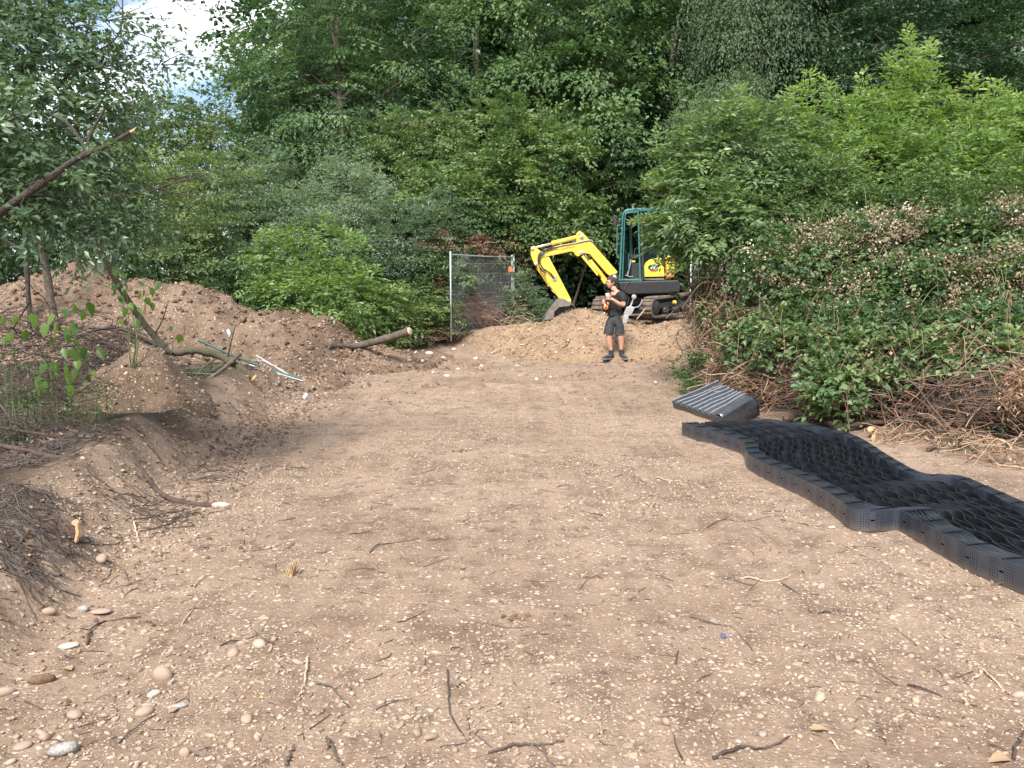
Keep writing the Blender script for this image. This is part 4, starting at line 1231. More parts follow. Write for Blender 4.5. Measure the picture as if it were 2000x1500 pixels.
def build_excavator():
    base = E(1440, 1320, 21.3)
    R = thing('excavator', 'yellow and teal mini excavator with raised boom behind the soil heap', 'excavator', (base[0], 22.3, base[2]))
    dy = lambda w: np.array((0, w, 0.0))
    # ---------------- boom
    mb = MB()
    bo = [(205, 612), (330, 552), (470, 522), (612, 492), (612, 385), (632, 357), (660, 357), (692, 380), (792, 490), (1078, 815), (1022, 878), (960, 838), (762, 612), (704, 603),
          (628, 642), (596, 622), (578, 588), (545, 584), (292, 637), (222, 652)]
    mb.prism(EP(bo, EY - .125), dy(.25), .018, 2)
    boom = mb.build('boom', M['yellow'], R)
    # lettering on the side of the boom
    cu = bpy.data.curves.new('lettering', 'FONT'); cu.body = 'YANMAR'; cu.align_x = 'CENTER'; cu.align_y = 'CENTER'
    cu.size = 36 * PXM; cu.extrude = .002; cu.space_character = 1.12
    to = bpy.data.objects.new('lettering', cu); COL.objects.link(to)
    ex = (E(575, 532) - E(430, 562)); ang = math.atan2(ex[2], ex[0])
    c = E(503, 549, EY - .1275)
    bpy.context.view_layer.update()
    me = bpy.data.meshes.new_from_object(to.evaluated_get(bpy.context.evaluated_depsgraph_get()))
    Rm = Matrix.Translation(c) @ Matrix.Rotation(-ang, 4, 'Y') @ Matrix.Rotation(math.pi / 2, 4, 'X') @ Matrix.Diagonal((1.15, 1, 1, 1))
    me.transform(Matrix.Translation(-Vector(R.location)) @ Rm)
    bpy.data.objects.remove(to)
    me.materials.append(M['black'])
    to = bpy.data.objects.new('lettering', me); COL.objects.link(to); to.parent = boom
    # hose rail along the boom
    mb = MB(); mb.tube(bez(EP([(250, 560), (340, 540), (420, 520), (600, 487), (760, 455), (800, 480)], EY - .15), 4), .013, 8)
    mb.build('hose_pipe', M['silver'], boom)
    # pins
    def pin(par, x, y, r, half=.15):
        q = MB(); q.cyl(E(x, y, EY - half), E(x, y, EY + half), r * PXM, 14); q.build('pin', M['bolt'], par)
    pin(boom, 668, 420, 24); pin(boom, 668, 598, 24); pin(boom, 640, 382, 9); 
    # ---------------- arm cylinder
    def ram(x0, y0, x1, y1, split, rb, rr, Y=EY, mat=M['yellow'], name='cylinder'):
        q = MB(); a = E(x0, y0, Y); b = E(x1, y1, Y); s = a + (b - a) * split
        q.cyl(s, b, rb * PXM, 14); q.cyl(s - (b - a) * .02, s + (b - a) * .03, rb * 1.15 * PXM, 14)
        o = q.build(name, mat, R)
        q = MB(); q.cyl(a, s, rr * PXM, 12); q.build('rod', M['chrome'], o)
        return o
    ram(112, 548, 652, 412, .43, 23, 13)
    # ---------------- arm
    mb = MB()
    ar = [(95, 545), (112, 525), (138, 520), (200, 575), (262, 600), (302, 645), (430, 890), (552, 1128), (552, 1158), (520, 1178), (482, 1165), (404, 1100), (176, 768), (132, 718), (98, 632)]
    mb.prism(EP(ar, EY - .10), dy(.20), .016, 2)
    arm = mb.build('arm', M['yellow'], R)
    pin(arm, 113, 557, 18, .125); pin(arm, 230, 612, 25, .14); pin(arm, 155, 728, 18, .125); pin(arm, 522, 1148, 18, .13)
    q = MB(); q.box(E(365, 888, EY - .115), (.10, .03, .12), bev=.01); q.build('hose_clamp', M['silver'], arm)
    ram(345, 1025, 172, 760, .22, 19, 10, EY - .02)
    # bucket link
    q = MB(); q.prism(EP([(330, 1025), (355, 1008), (400, 1040), (500, 1085), (495, 1110), (380, 1070)], EY - .07), dy(.14), .008); q.build('bucket_link', M['yellow'], R)
    # hoses
    for k, pts in enumerate(([(340, 545), (250, 560), (190, 610), (178, 690), (205, 770), (300, 820), (352, 880)],
                             [(345, 552), (262, 580), (205, 640), (200, 700), (235, 770), (320, 830), (362, 885)],
                             [(400, 535), (300, 548), (215, 600), (185, 660), (195, 760), (250, 830), (262, 860)])):
        q = MB(); q.tube(bez(EP(pts, EY - .15 - .012 * k), 5), .0125, 7); q.build('hose', M['hose'], R)
    # ---------------- bucket
    prof = [(405, 1105), (352, 1165), (300, 1235), (262, 1290), (246, 1358)]
    bw = .27
    V = []
    pr = bez(np.array([E(a, b, EY) for a, b in prof]), 4)
    mb = MB()
    n = len(pr); inn = pr + np.array((.018, 0, .01))
    Vs = np.stack([pr - dy(bw), pr + dy(bw), inn + dy(bw), inn - dy(bw)], 1)
    i = np.arange(n - 1)[:, None] * 4; j = np.arange(4)[None]; j2 = (j + 1) % 4
    mb.add(Vs.reshape(-1, 3), np.stack([i + j, i + 4 + j, i + 4 + j2, i + j2], -1).reshape(-1, 4), True)
    mb.polys(Vs[-1], [[0, 1, 2, 3]])
    top = [(405, 1105), (470, 1120), (560, 1178), (582, 1200), (578, 1222)]
    pt = bez(np.array([E(a, b, EY) for a, b in top]), 4); n = len(pt); inn = pt - np.array((0, 0, .02))
    Vs = np.stack([pt - dy(bw), pt + dy(bw), inn + dy(bw), inn - dy(bw)], 1)
    i = np.arange(n - 1)[:, None] * 4
    mb.add(Vs.reshape(-1, 3), np.stack([i + j, i + 4 + j, i + 4 + j2, i + j2], -1).reshape(-1, 4), True)
    bk = mb.build('bucket', M['steel'], R)
    for yy in (EY - bw - .012, EY + bw):
        q = MB(); q.prism(EP([(405, 1105), (470, 1120), (560, 1178), (580, 1212), (470, 1258), (360, 1330), (250, 1358), (262, 1290), (300, 1235), (352, 1165)] if yy > EY else
                             [(405, 1105), (470, 1120), (560, 1178), (530, 1200), (420, 1210), (362, 1262), (358, 1340), (250, 1358), (262, 1290), (300, 1235), (352, 1165)], yy), dy(.012), .003, 1)
        q.build('side_plate', M['steel'], bk)
    for k in range(5):
        q = MB(); p = E(246, 1358, EY - bw + .05 + k * (2 * bw - .1) / 4)
        q.box(p + np.array((-.01, 0, -.03)), (.03, .05, .10), bev=.008); q.build('tooth', M['steel'], bk)
    # ---------------- boom ram
    ram(690, 600, 945, 915, .30, 26, 15, EY)
    q = MB(); q.prism(EP([(668, 645), (690, 625), (858, 838), (848, 862)], EY - .14), dy(.05), .006); q.build('ram_guard', M['yellow'], R)
    q = MB(); q.prism(EP([(905, 870), (960, 905), (962, 950), (920, 948), (888, 895)], EY - .09), dy(.18), .012); q.build('ram_bracket', M['yellow'], R)
    # swing bracket
    q = MB(); q.prism(EP([(985, 850), (1060, 830), (1130, 880), (1130, 1010), (1000, 1010), (930, 960)], EY - .17), dy(.34), .02); q.build('swing_bracket', M['black'], R)
    pin(R, 1040, 878, 26, .19)
    q = MB(); q.tube(bez(EP([(930, 950), (925, 1000), (945, 1030), (985, 1030)], EY - .2), 4), .011, 6); q.build('hose', M['hose'], R)
    # ---------------- upper body
    YN, YF = 21.55, 22.75
    body = MB(); body.prism(EP([(1085, 925), (1760, 905), (1790, 960), (1770, 1040), (1600, 1055), (1200, 1068), (1110, 1020)], YN - .02), dy(1.36), .03); body = body.build('lower_frame', M['black'], R)
    # cab
    cab = MB()
    def bar(pts, r, Y0, sides=8): cab.tube(bez([E(a, b, Y0) for a, b in pts], 4), r, sides)
    roof = MB()
    roof.prism(EP([(1140, 156), (1155, 122), (1195, 102), (1420, 86), (1660, 76), (1674, 98), (1660, 122), (1420, 128), (1215, 140), (1175, 160)], YN - .03), dy(1.1), .018, 2)
    cabo = None
    for Y0 in (YN, YF - .16):
        bar([(1098, 905), (1112, 640), (1128, 300), (1136, 180), (1160, 128), (1200, 112)], .024, Y0)
        bar([(1330, 905), (1322, 640), (1312, 300), (1304, 130)], .022, Y0)
        bar([(1610, 640), (1606, 400), (1600, 110)], .024, Y0)
        cab.box(E(1218, 912, Y0), (260 * PXM, .05, .045), Matrix.Rotation(.03, 3, 'Y'), .012)
    bar([(1128, 905), (1140, 640), (1152, 300), (1160, 190), (1180, 152), (1290, 140)], .014, YN - .02)
    bar([(1128, 905), (1220, 903), (1325, 900)], .014, YN - .02)
    for x, y in ((1100, 900), (1130, 250), (1150, 135)):
        cab.tube([E(x, y, YN), E(x, y, YF - .16)], .02, 8)
    cab = cab.build('cab_frame', M['teal'], R)
    roof.build('roof', M['teal'], cab)
    # handrail and mirror
    q = MB(); q.tube(bez(EP([(1108, 285), (1082, 292), (1070, 320), (1068, 620), (1078, 650), (1096, 660)], YN - .04), 4), .014, 8); q.build('handrail', M['teal'], cab)
    q = MB(); q.prism(EP([(1022, 185), (1050, 172), (1066, 190), (1062, 290), (1030, 300)], YN - .10), dy(.05), .012); q.tube(EP([(1060, 240), (1105, 262)], YN - .06), .012, 6)
    q.prism(EP([(1062, 235), (1110, 240), (1110, 290), (1062, 285)], YN - .05), dy(.07), .012); q.build('mirror', M['hose'], cab)
    q = MB(); q.cyl(E(1248, 108, YN + .35), E(1248, 62, YN + .35), .018, 10); q.cyl(E(1248, 74, YN + .35), E(1248, 54, YN + .35), .035, 12); q.build('beacon_stub', M['bolt'], cab)
    q = MB(); q.box(E(1490, 92, YN - .03), (.06, .04, .06), bev=.012); q.build('roof_clip', M['hose'], cab)
    # black rear pillar + glass
    q = MB(); q.prism(EP([(1328, 140), (1352, 140), (1382, 905), (1350, 905)], YN - .012), dy(.04), .006); q.build('door_pillar', M['black'], cab)
    q = MB(); q.prism(EP([(1352, 150), (1600, 140), (1605, 655), (1440, 665), (1378, 720)], YN), dy(.008)); q.build('side_glass', M['glass'], cab)
    q = MB(); q.prism(EP([(1132, 612), (1200, 608), (1196, 780), (1124, 790)], YN + .25), dy(.008)); q.build('lower_glass', M['glass'], cab)
    q = MB(); q.prism(EP([(1126, 610), (1132, 610), (1118, 792), (1112, 792)], YN + .24), dy(.03), .003); q.prism(EP([(1198, 606), (1206, 606), (1202, 786), (1194, 786)], YN + .24), dy(.03), .003); q.build('glass_edge', M['teal'], cab)
    q = MB(); q.prism([E(1600, 120, YN), E(1600, 640, YN), E(1600, 640, YF - .16), E(1600, 120, YF - .16)], np.array((.01, 0, 0))); q.build('rear_glass', M['glass'], cab)
    q = MB(); q.prism(EP([(1140, 160), (1600, 140), (1605, 880), (1115, 890)], YF - .15), dy(.008)); q.build('far_shade_glass', M['glass'], cab)  # dark pane added so the cab interior looks shaded
    # far side lining
    q = MB(); q.prism(EP([(1210, 160), (1235, 160), (1250, 905), (1215, 905)], YF - .2), dy(.03), .006); q.build('far_pillar', M['teal'], cab)
    # floor, seat, levers
    q = MB(); q.prism(EP([(1115, 895), (1600, 885), (1600, 905), (1115, 912)], YN + .03), dy(.9), .006); q.build('floor', M['steel'], cab)
    q = MB()
    q.prism(EP([(1395, 640), (1560, 630), (1590, 690), (1580, 780), (1390, 790), (1372, 720)], YN + .28), dy(.46), .04, 3)
    q.prism(EP([(1500, 380), (1560, 360), (1596, 400), (1600, 650), (1530, 665)], YN + .28), dy(.46), .05, 3)
    seat = q.build('seat', M['seat'], R)
    q = MB(); q.prism(EP([(1455, 565), (1560, 550), (1592, 580), (1580, 600), (1460, 605)], YN + .16), dy(.09), .012); q.build('armrest', M['grey_lever'], seat)
    q = MB(); q.box(E(1478, 475, YN + .10), (.085, .01, .10), Matrix.Rotation(-.1, 3, 'Y'), .002); q.build('sticker', M['sticker'], seat)
    q = MB(); q.tube(EP([(1225, 675), (1205, 780), (1182, 860)], YN + .3), .018, 8); q.tube(EP([(1160, 850), (1210, 868), (1250, 865)], YN + .3), .012, 6)
    q.build('control_lever', M['grey_lever'], R)
    q = MB(); q.prism(EP([(1215, 625), (1310, 610), (1316, 660), (1225, 672)], YN + .36), dy(.16), .015); q.tube(bez(EP([(1262, 620), (1270, 560), (1300, 548), (1322, 580)], YN + .4), 4), .014, 6); q.build('control_console', M['seat'], R)
    q = MB(); q.box(E(1255, 695, YN + .33), (.078, .01, .042), bev=.002); q.build('sticker', M['sticker'], R)
    q = MB(); q.prism(EP([(1240, 720), (1380, 710), (1390, 890), (1230, 895)], YN + .3), dy(.5), .02); q.build('seat_base', M['seat'], R)
    # yellow cover under the glass, with its round emblem
    q = MB(); q.prism(EP([(1375, 872), (1372, 760), (1395, 705), (1450, 668), (1560, 652), (1592, 690), (1604, 868)], YN - .01), dy(.2), .02, 2)
    cov = q.build('side_cover', simple('yellow_cover', (.52, .46, .045), .5, var=.12), R)
    ce = E(1482, 772, YN - .012)
    a = np.linspace(0, 2 * math.pi, 28, endpoint=False); ra, rb = 52 * PXM, 42 * PXM
    def disc(r0, r1, off, mat, name, lo=0, hi=2 * math.pi):
        aa = np.linspace(lo, hi, 28)
        q = MB(); q.prism([ce + np.array((r0 * math.cos(t), -off, r1 * math.sin(t))) for t in aa[:-1]] if hi - lo > 6 else [ce + np.array((r0 * math.cos(t), -off, r1 * math.sin(t))) for t in aa], dy(-.002)); return q.build(name, mat, cov)
    em = disc(ra, rb, .000, M['hose'], 'emblem')
    for nm, lo, hi, mt in (('emblem_flash', math.pi * 1.25, math.pi * 1.75, M['orange']), ('emblem_top', math.pi * .12, math.pi * .88, simple('emblem_green', (.03, .16, .08), .5))):
        aa = np.linspace(lo, hi, 20)
        q = MB(); q.prism([ce + np.array((ra * .92 * math.cos(t), -.0025, rb * .90 * math.sin(t))) for t in aa], dy(-.002)); q.build(nm, mt, em)
    cu = bpy.data.curves.new('lettering', 'FONT'); cu.body = 'ViO'; cu.align_x = 'CENTER'; cu.align_y = 'CENTER'; cu.size = 44 * PXM; cu.extrude = .001
    to = bpy.data.objects.new('lettering', cu); COL.objects.link(to); bpy.context.view_layer.update()
    me = bpy.data.meshes.new_from_object(to.evaluated_get(bpy.context.evaluated_depsgraph_get()))
    me.transform(Matrix.Translation(Vector(ce) + Vector((0, -.0065, .002)) - Vector(R.location)) @ Matrix.Rotation(math.pi / 2, 4, 'X') @ Matrix.Diagonal((1.25, 1, 1, 1)))
    bpy.data.objects.remove(to); me.materials.append(simple('emblem_white', (.75, .78, .72), .5))
    to = bpy.data.objects.new('lettering', me); COL.objects.link(to); to.parent = em
    # counterweight, hood
    q = MB(); q.prism(EP([(1606, 640), (1660, 625), (1705, 660), (1722, 740), (1716, 800), (1625, 804)], YN - .05), dy(1.36), .03, 3); cw = q.build('counterweight', M['yellow'], R)
    q = MB(); q.prism(EP([(1622, 806), (1716, 802), (1708, 872), (1630, 880)], YN - .05), dy(1.36), .02, 2); q.build('lower_counterweight', M['orange'], R)
    q = MB(); q.prism(EP([(1592, 520), (1625, 508), (1680, 540), (1690, 600), (1660, 622), (1596, 640)], YN + .0), dy(1.2), .025, 3); q.build('engine_hood', M['teal'], R)
    # dangling strap
    q = MB(); q.tube(bez(EP([(1215, 912), (1180, 950), (1150, 1010)], YN - .05), 4), .008, 5); q.build('strap', M['twig_grey'], R)
    # ---------------- undercarriage
    ax = np.array((-math.cos(math.radians(45)), -math.sin(math.radians(45)), 0)); pp = np.array((-ax[1] * -1, -ax[0], 0)); pp = np.array((-.7071, .7071, 0)); up = np.array((0, 0, 1.0))
    fz = E(1440, 1325, 21.25)
    tilt = .06
    axt = nrm(ax + up * -tilt)
    ctr = fz - ax * .85 + pp * .75 + up * .05
    q = MB(); q.cyl(ctr + up * .36, ctr + up * .72, .42, 24); q.box(ctr + up * .34, (1.1, 1.1, .22), Matrix.Rotation(math.radians(45), 3, 'Z'), .04); q.build('undercarriage', M['black'], R)
    for k in range(2):
        f0 = fz + pp * 1.5 * k + np.array((0, 0, .0))
        rad, L_ = .23, 1.75
        # closed outline in (along, up), front wheel at 0
        pts = []
        for t in np.linspace(-math.pi / 2, math.pi / 2, 12): pts.append((-math.cos(t) * rad * -1 * -1, rad + math.sin(t) * rad))
        pts = [(-rad * math.cos(t), rad + rad * math.sin(t)) for t in np.linspace(-math.pi / 2, math.pi / 2, 12)]        # front curve (negative = forwards)
        pts += [(L_ + rad * math.cos(t), rad + rad * math.sin(t)) for t in np.linspace(math.pi / 2, -math.pi / 2, 12)]
        def W3(al, z, w): return f0 + axt * (-al - rad * .2) + up * z + pp * w
        belt = MB(); hw = .16
        outer = np.array(pts); cen = np.array([(np.clip(a, 0, L_), rad) for a, z in pts])
        inner = cen + (outer - cen) * .86
        m_ = len(pts)
        Vb = np.array([[W3(*outer[i], -hw), W3(*outer[i], hw), W3(*inner[i], hw), W3(*inner[i], -hw)] for i in range(m_)])
        i = np.arange(m_)[:, None] * 4; i2 = (np.arange(m_)[:, None] + 1) % m_ * 4; j = np.arange(4)[None]; j2 = (j + 1) % 4
        belt.add(Vb.reshape(-1, 3), np.stack([i + j, i2 + j, i2 + j2, i + j2], -1).reshape(-1, 4))
        tr = belt.build('track', M['rubber'], R)
        # lugs along the perimeter
        per = np.concatenate([outer, outer[:1]]); sl_ = np.concatenate([[0], np.cumsum(np.linalg.norm(np.diff(per, axis=0), axis=1))])
        for s0 in np.arange(0.02, sl_[-1] - .05, .105):
            x = np.interp(s0, sl_, per[:, 0]); z = np.interp(s0, sl_, per[:, 1])
            x2 = np.interp(s0 + .01, sl_, per[:, 0]); z2 = np.interp(s0 + .01, sl_, per[:, 1])
            tv = nrm(axt * -(x2 - x) + up * (z2 - z)); nv_ = np.cross(pp, tv)
            if np.dot(nv_, (W3(x, z, 0) - W3(np.clip(x, 0, L_), rad, 0))) < 0: nv_ = -nv_
            q = MB(); q.box(W3(x, z, 0) + nv_ * .010, (.055, .33, .040), np.stack([tv, pp, nv_], 1), .010); q.build('lug', M['rubber'], tr)
        for al, rr in ((0, .17), (L_, .18), (.45, .10), (.85, .10), (1.25, .10)):
            q = MB(); zz = rad if rr > .12 else .13
            q.cyl(W3(al, zz, -.14), W3(al, zz, .14), rr, 18); q.build('wheel', M['black'], tr)
        q = MB(); c_ = W3(L_ / 2, .26, 0); q.box(c_, (L_ * .82, .20, .16), np.stack([axt, pp, np.cross(axt, pp)], 1), .02); q.build('track_frame', M['black'], tr)
        q = MB(); q.cyl(W3(.75, .30, -.18), W3(.75, .30, -.10), .05, 12); q.build('grease_cap', M['yellow'], tr)
    # dozer blade and its ram
    q = MB(); q.cyl(E(1258, 1105, 21.35), E(1215, 1215, 21.1), .024, 12); ro = q.build('blade_rod', M['chrome'], R)
    q = MB(); q.cyl(E(1258, 1095, 21.35) + np.array((0, -.06, 0)), E(1258, 1095, 21.35) + np.array((0, .06, 0)), .055, 14); q.build('rod_eye', M['silver'], ro)
    q = MB(); q.prism(EP([(1182, 1205), (1262, 1205), (1268, 1225), (1225, 1310), (1148, 1302), (1150, 1280)], 21.0), dy(.14), .02, 2); q.build('blade_cylinder', M['silver'], R)
    q = MB(); q.prism(EP([(1140, 1312), (1152, 1296), (1200, 1306), (1200, 1330), (1180, 1400), (1132, 1392)], 20.98), dy(.16), .02, 2); q.build('blade_bracket', M['silver'], R)
    q = MB(); q.tube(bez(EP([(1262, 1215), (1310, 1205), (1340, 1160), (1350, 1120)], 21.1), 4), .012, 6); q.build('hose', M['silver'], R)
    q = MB(); q.tube(bez(EP([(1180, 1080), (1200, 1120), (1180, 1190)], 21.5), 4), .014, 6); q.build('hose', M['hose'], R)
build_excavator()
q0 = E(1290, 1348, 20.95)
pole(q0, E(1385, 1232, 21.0), .012, M['twig_pale'], 'straight pale stick leaning against the excavator track', 'stick')
# ================================================================== PERSON
def skin_mesh(verts, edges, rad, sub=2, root=0):
    me = bpy.data.meshes.new('tmp'); me.from_pydata([tuple(map(float, v)) for v in verts], edges, []); me.update()
    o = bpy.data.objects.new('tmp', me); COL.objects.link(o)
    md = o.modifiers.new('skin', 'SKIN'); md.use_smooth_shade = True; md.branch_smoothing = .6
    sv = me.skin_vertices[0].data
    for i, r in enumerate(rad):
        r = (r, r) if isinstance(r, (int, float)) else r
        sv[i].radius = r; sv[i].use_root = (i == root)
    sb = o.modifiers.new('sub', 'SUBSURF'); sb.levels = sub; sb.render_levels = sub
    bpy.context.view_layer.update()
    ev = bpy.data.meshes.new_from_object(o.evaluated_get(bpy.context.evaluated_depsgraph_get()))
    V = np.array([v.co[:] for v in ev.vertices]); ev.calc_loop_triangles()
    F = np.array([t.vertices[:] for t in ev.loop_triangles])
    bpy.data.objects.remove(o); bpy.data.meshes.remove(me); bpy.data.meshes.remove(ev)
    return V, F

def build_person():
    skin = simple('skin', (0.46, 0.245, 0.17), 0.55, var=.12, scale=12)
    cloth = simple('black_cloth', (0.012, 0.012, 0.014), 0.85, var=.5, scale=18, bump=.5, bscale=22)
    shorts_m = simple('dark_shorts', (0.026, 0.027, 0.030), 0.85, var=.5, scale=14, bump=.6, bscale=20)
    hair_m = simple('hair', (0.050, 0.026, 0.014), 0.7, var=.5, scale=60, bump=.7, bscale=120)
    boot_m = simple('boot', (0.030, 0.033, 0.040), 0.6, var=.6, scale=20)
    sole_m = simple('sole', (0.12, 0.13, 0.15), 0.8)
    Y0 = 19.45
    def H(cx, cy, dy=0.0): return P(1150 + cx / 7.89, 530 + cy / 7.89, Y0 + dy)
    lf = H(330, 1385); gz = float(surface(lf[0], lf[1]))
    gz -= .022; dz = gz - lf[2] + .004
    def Hh(cx, cy, dy=0.0): return H(cx, cy, dy) + np.array((0, 0, dz))
    R = thing('person', 'man in black t-shirt and dark shorts standing on the soil holding a white cup', 'person', (lf[0] + .15, Y0, gz))
    # ---- body: pelvis root
    v, e, r = [], [], []
    def add(p, rad, par=None):
        v.append(p); r.append(rad); i = len(v) - 1
        if par is not None: e.append((par, i))
        return i
    pel = add(Hh(398, 745, .02), (.115, .085))
    bel = add(Hh(400, 640, .02), (.105, .075), pel)
    che = add(Hh(405, 500, .01), (.115, .080), bel)
    upc = add(Hh(412, 400, .01), (.108, .075), che)
    nk = add(Hh(400, 335, 0), .062, upc)
    nk2 = add(Hh(378, 300, 0), .055, nk)
    add(Hh(368, 262, 0), .050, nk2)
    # near arm (image right)
    s1 = add(Hh(505, 385, -.10), .066, upc); e1a = add(Hh(528, 480, -.14), .050, s1); el1 = add(Hh(532, 568, -.16), .044, e1a)
    f1 = add(Hh(470, 540, -.24), .041, el1); w1 = add(Hh(380, 478, -.30), .028, f1); h1 = add(Hh(335, 452, -.31), (.042, .026), w1)
    # far arm
    s2 = add(Hh(322, 385, .12), .064, upc); e2 = add(Hh(285, 480, .14), .048, s2); el2 = add(Hh(280, 570, .10), .042, e2)
    f2 = add(Hh(250, 545, -.04), .038, el2); w2 = add(Hh(228, 520, -.12), .028, f2); h2 = add(Hh(212, 500, -.16), (.040, .026), w2)
    # legs
    hL = add(Hh(335, 800, .03), .075, pel); tL = add(Hh(318, 930, .0), .078, hL); kL = add(Hh(316, 1050, -.02), .058, tL)
    cL = add(Hh(320, 1120, .0), .056, kL); aL = add(Hh(342, 1250, .02), .036, cL); add(Hh(345, 1330, .02), .042, aL)
    hR = add(Hh(460, 800, -.0), .075, pel); tR = add(Hh(482, 930, -.02), .078, hR); kR = add(Hh(494, 1050, -.04), .058, tR)
    cR = add(Hh(502, 1120, -.01), .056, kR); aR = add(Hh(500, 1250, .02), .036, cR); add(Hh(505, 1325, .02), .042, aR)
    r = [tuple(q * 1.0 for q in x) if isinstance(x, tuple) else x * 1.22 for x in r]
    V, F = skin_mesh(v, e, r, 2, pel)
    mb = MB(); mb.add(V, F, True)
    # fingers: near hand round the cup
    for k in range(4):
        b = Hh(326, 432 + k * 13, -.315); L_ = (.9, 1.0, .95, .78)[k]
        mb.tube([b, Hh(298 - 4 * L_, 420 + k * 15, -.335), Hh(272, 424 + k * 15, -.315), Hh(258 + 6 * (1 - L_) * 3, 434 + k * 14, -.27)], [.0105, .0098, .009, .0065], 7)
    mb.tube([Hh(340, 425, -.29), Hh(322, 405, -.27), Hh(304, 398, -.25)], [.012, .011, .008], 7)
    # far hand round the tool
    for k in range(4):
        mb.tube([Hh(212, 482 + k * 14, -.18), Hh(226, 486 + k * 15, -.215), Hh(250, 490 + k * 15, -.215), Hh(262, 496 + k * 14, -.17)], [.0105, .0098, .009, .0065], 7)
    mb.tube([Hh(218, 478, -.14), Hh(240, 466, -.13), Hh(258, 462, -.14)], [.012, .011, .008], 7)
    # head: sculpted from a sphere, looking to the left of the picture
    hc = Hh(346, 212, 0.0)
    fw = nrm(np.array((-.93, -.36, -.05))); sd = nrm(np.cross(np.array((0, 0, 1.0)), fw)); uu = np.cross(fw, sd)
    bm = bmesh.new(); bmesh.ops.create_icosphere(bm, subdivisions=4, radius=1); bm.verts.index_update()
    D = np.array([v.co[:] for v in bm.verts]); HF = np.array([[v.index for v in f.verts] for f in bm.faces]); bm.free()
    def sculpt(D):
        f, sx, u = D[:, 0], D[:, 1], D[:, 2]
        low = np.clip(-u, 0, 1)
        pf = f * .100 * np.where(f < 0, 1.05 - .45 * low, 1.0) + .014 * low
        ps = sx * .078 * (1 - .30 * low ** 1.2)
        pu = u * .122
        fr = np.clip(f, 0, 1)
        g = lambda s0, u0, ws, wu: np.exp(-((np.abs(sx) - s0) / ws) ** 2 - ((u - u0) / wu) ** 2) * fr
        pf = pf + .027 * g(0, -.16, .12, .13) + .012 * g(0, .02, .10, .16) + .007 * g(.25, .20, .30, .08) - .010 * g(.36, .06, .16, .10)
        pf = pf + .007 * g(0, -.47, .22, .06) + .012 * g(0, -.80, .30, .16) - .005 * g(0, -.60, .30, .05) - .006 * g(0, -.32, .20, .05)
        return pf, ps, pu
    pf, ps, pu = sculpt(D)
    HV = hc + fw * pf[:, None] + sd * ps[:, None] + uu * pu[:, None]
    mb.add(HV, HF, True)
    body = mb.build('body', skin, R)
    def onhead(f, sx, u, off=.0):
        d = nrm(np.array([[f, sx, u]])); a, b, c = sculpt(d)
        return hc + fw * (a[0] + off) + sd * b[0] + uu * c[0]
    bmv, bff = ico()
    for sg in (-1, 1):
        q = MB(); q.add(onhead(.9, sg * .36, .05, .002) + bmv * .0085, bff, True); q.build('eye', M['hose'], body)
        q = MB(); q.tube([onhead(.93, sg * .16, .20, .004), onhead(.9, sg * .34, .23, .005), onhead(.8, sg * .55, .19, .004)], [.004, .005, .003], 6); q.build('eyebrow', hair_m, body)
        q = MB(); q.add(onhead(-.12, sg, -.05) + sd * sg * .004 + (bmv[:, :1] * fw * .021 + bmv[:, 1:2] * sd * .010 + bmv[:, 2:] * uu * .034), bff, True); q.build('ear', skin, body)
    q = MB(); q.tube([onhead(.95, -.22, -.47, .003), onhead(1, 0, -.46, .005), onhead(.95, .22, -.47, .003)], [.003, .005, .003], 6); q.build('mouth', simple('lips', (.36, .15, .12), .6), body)
    # short brown hair
    f, sx, u = D[:, 0], D[:, 1], D[:, 2]
    line = np.where(f > 0, .42 + .22 * f - .5 * np.abs(sx) * (f < .55), .42 - 1.0 * np.clip(-f, 0, .95) - .25 * np.abs(sx))
    msk = u > line
    rg = rng_of(77)
    lift = .010 + .016 * np.clip(u, 0, 1) + .010 * np.clip(f, 0, 1) * np.clip(u, 0, 1) + .006 * np.sin(D[:, 0] * 21 + D[:, 1] * 17) * np.sin(D[:, 2] * 19) + .003 * rg.standard_normal(len(D))
    nrmv = nrm(fw * (f / .1)[:, None] + sd * (sx / .078)[:, None] + uu * (u / .122)[:, None])
    HH = HV + nrmv * (np.where(msk, lift, -.006))[:, None]
    keep = msk[HF].any(1)
    used = np.unique(HF[keep]); re_ = np.full(len(D), -1); re_[used] = np.arange(len(used))
    q = MB(); q.add(HH[used], re_[HF[keep]], True); q.build('hair', hair_m, R)
    # shirt
    sv, se, sr = [], [], []
    def sa(p, rad, par=None):
        sv.append(p); sr.append(rad)
        if par is not None: se.append((par, len(sv) - 1))
        return len(sv) - 1
    a = sa(Hh(402, 520, .01), (.182, .140)); b = sa(Hh(400, 625, .015), (.178, .138), a); b2 = sa(Hh(400, 735, .02), (.178, .148), b); sa(Hh(400, 860, .02), (.178, .148), b2)
    c = sa(Hh(410, 415, .01), (.175, .130), a); n1_ = sa(Hh(462, 372, -.05), .105, c); n2_ = sa(Hh(362, 368, .06), .10, c); sa(Hh(404, 345, .0), (.082, .080), c)
    d = sa(Hh(508, 390, -.10), .100, n1_); d2 = sa(Hh(530, 460, -.13), .088, d); sa(Hh(538, 520, -.15), .086, d2)
    d = sa(Hh(318, 390, .11), .096, n2_); d2 = sa(Hh(290, 455, .13), .084, d); sa(Hh(282, 515, .135), .082, d2)
    Vs, Fs = skin_mesh(sv, se, sr, 2)
    Vs = Vs + (0.010 * fbm(Vs[:, 2] * 14 + Vs[:, 0] * 7, Vs[:, 1] * 9 + Vs[:, 0] * 5, 2))[:, None] * np.array((1, 1, 0))
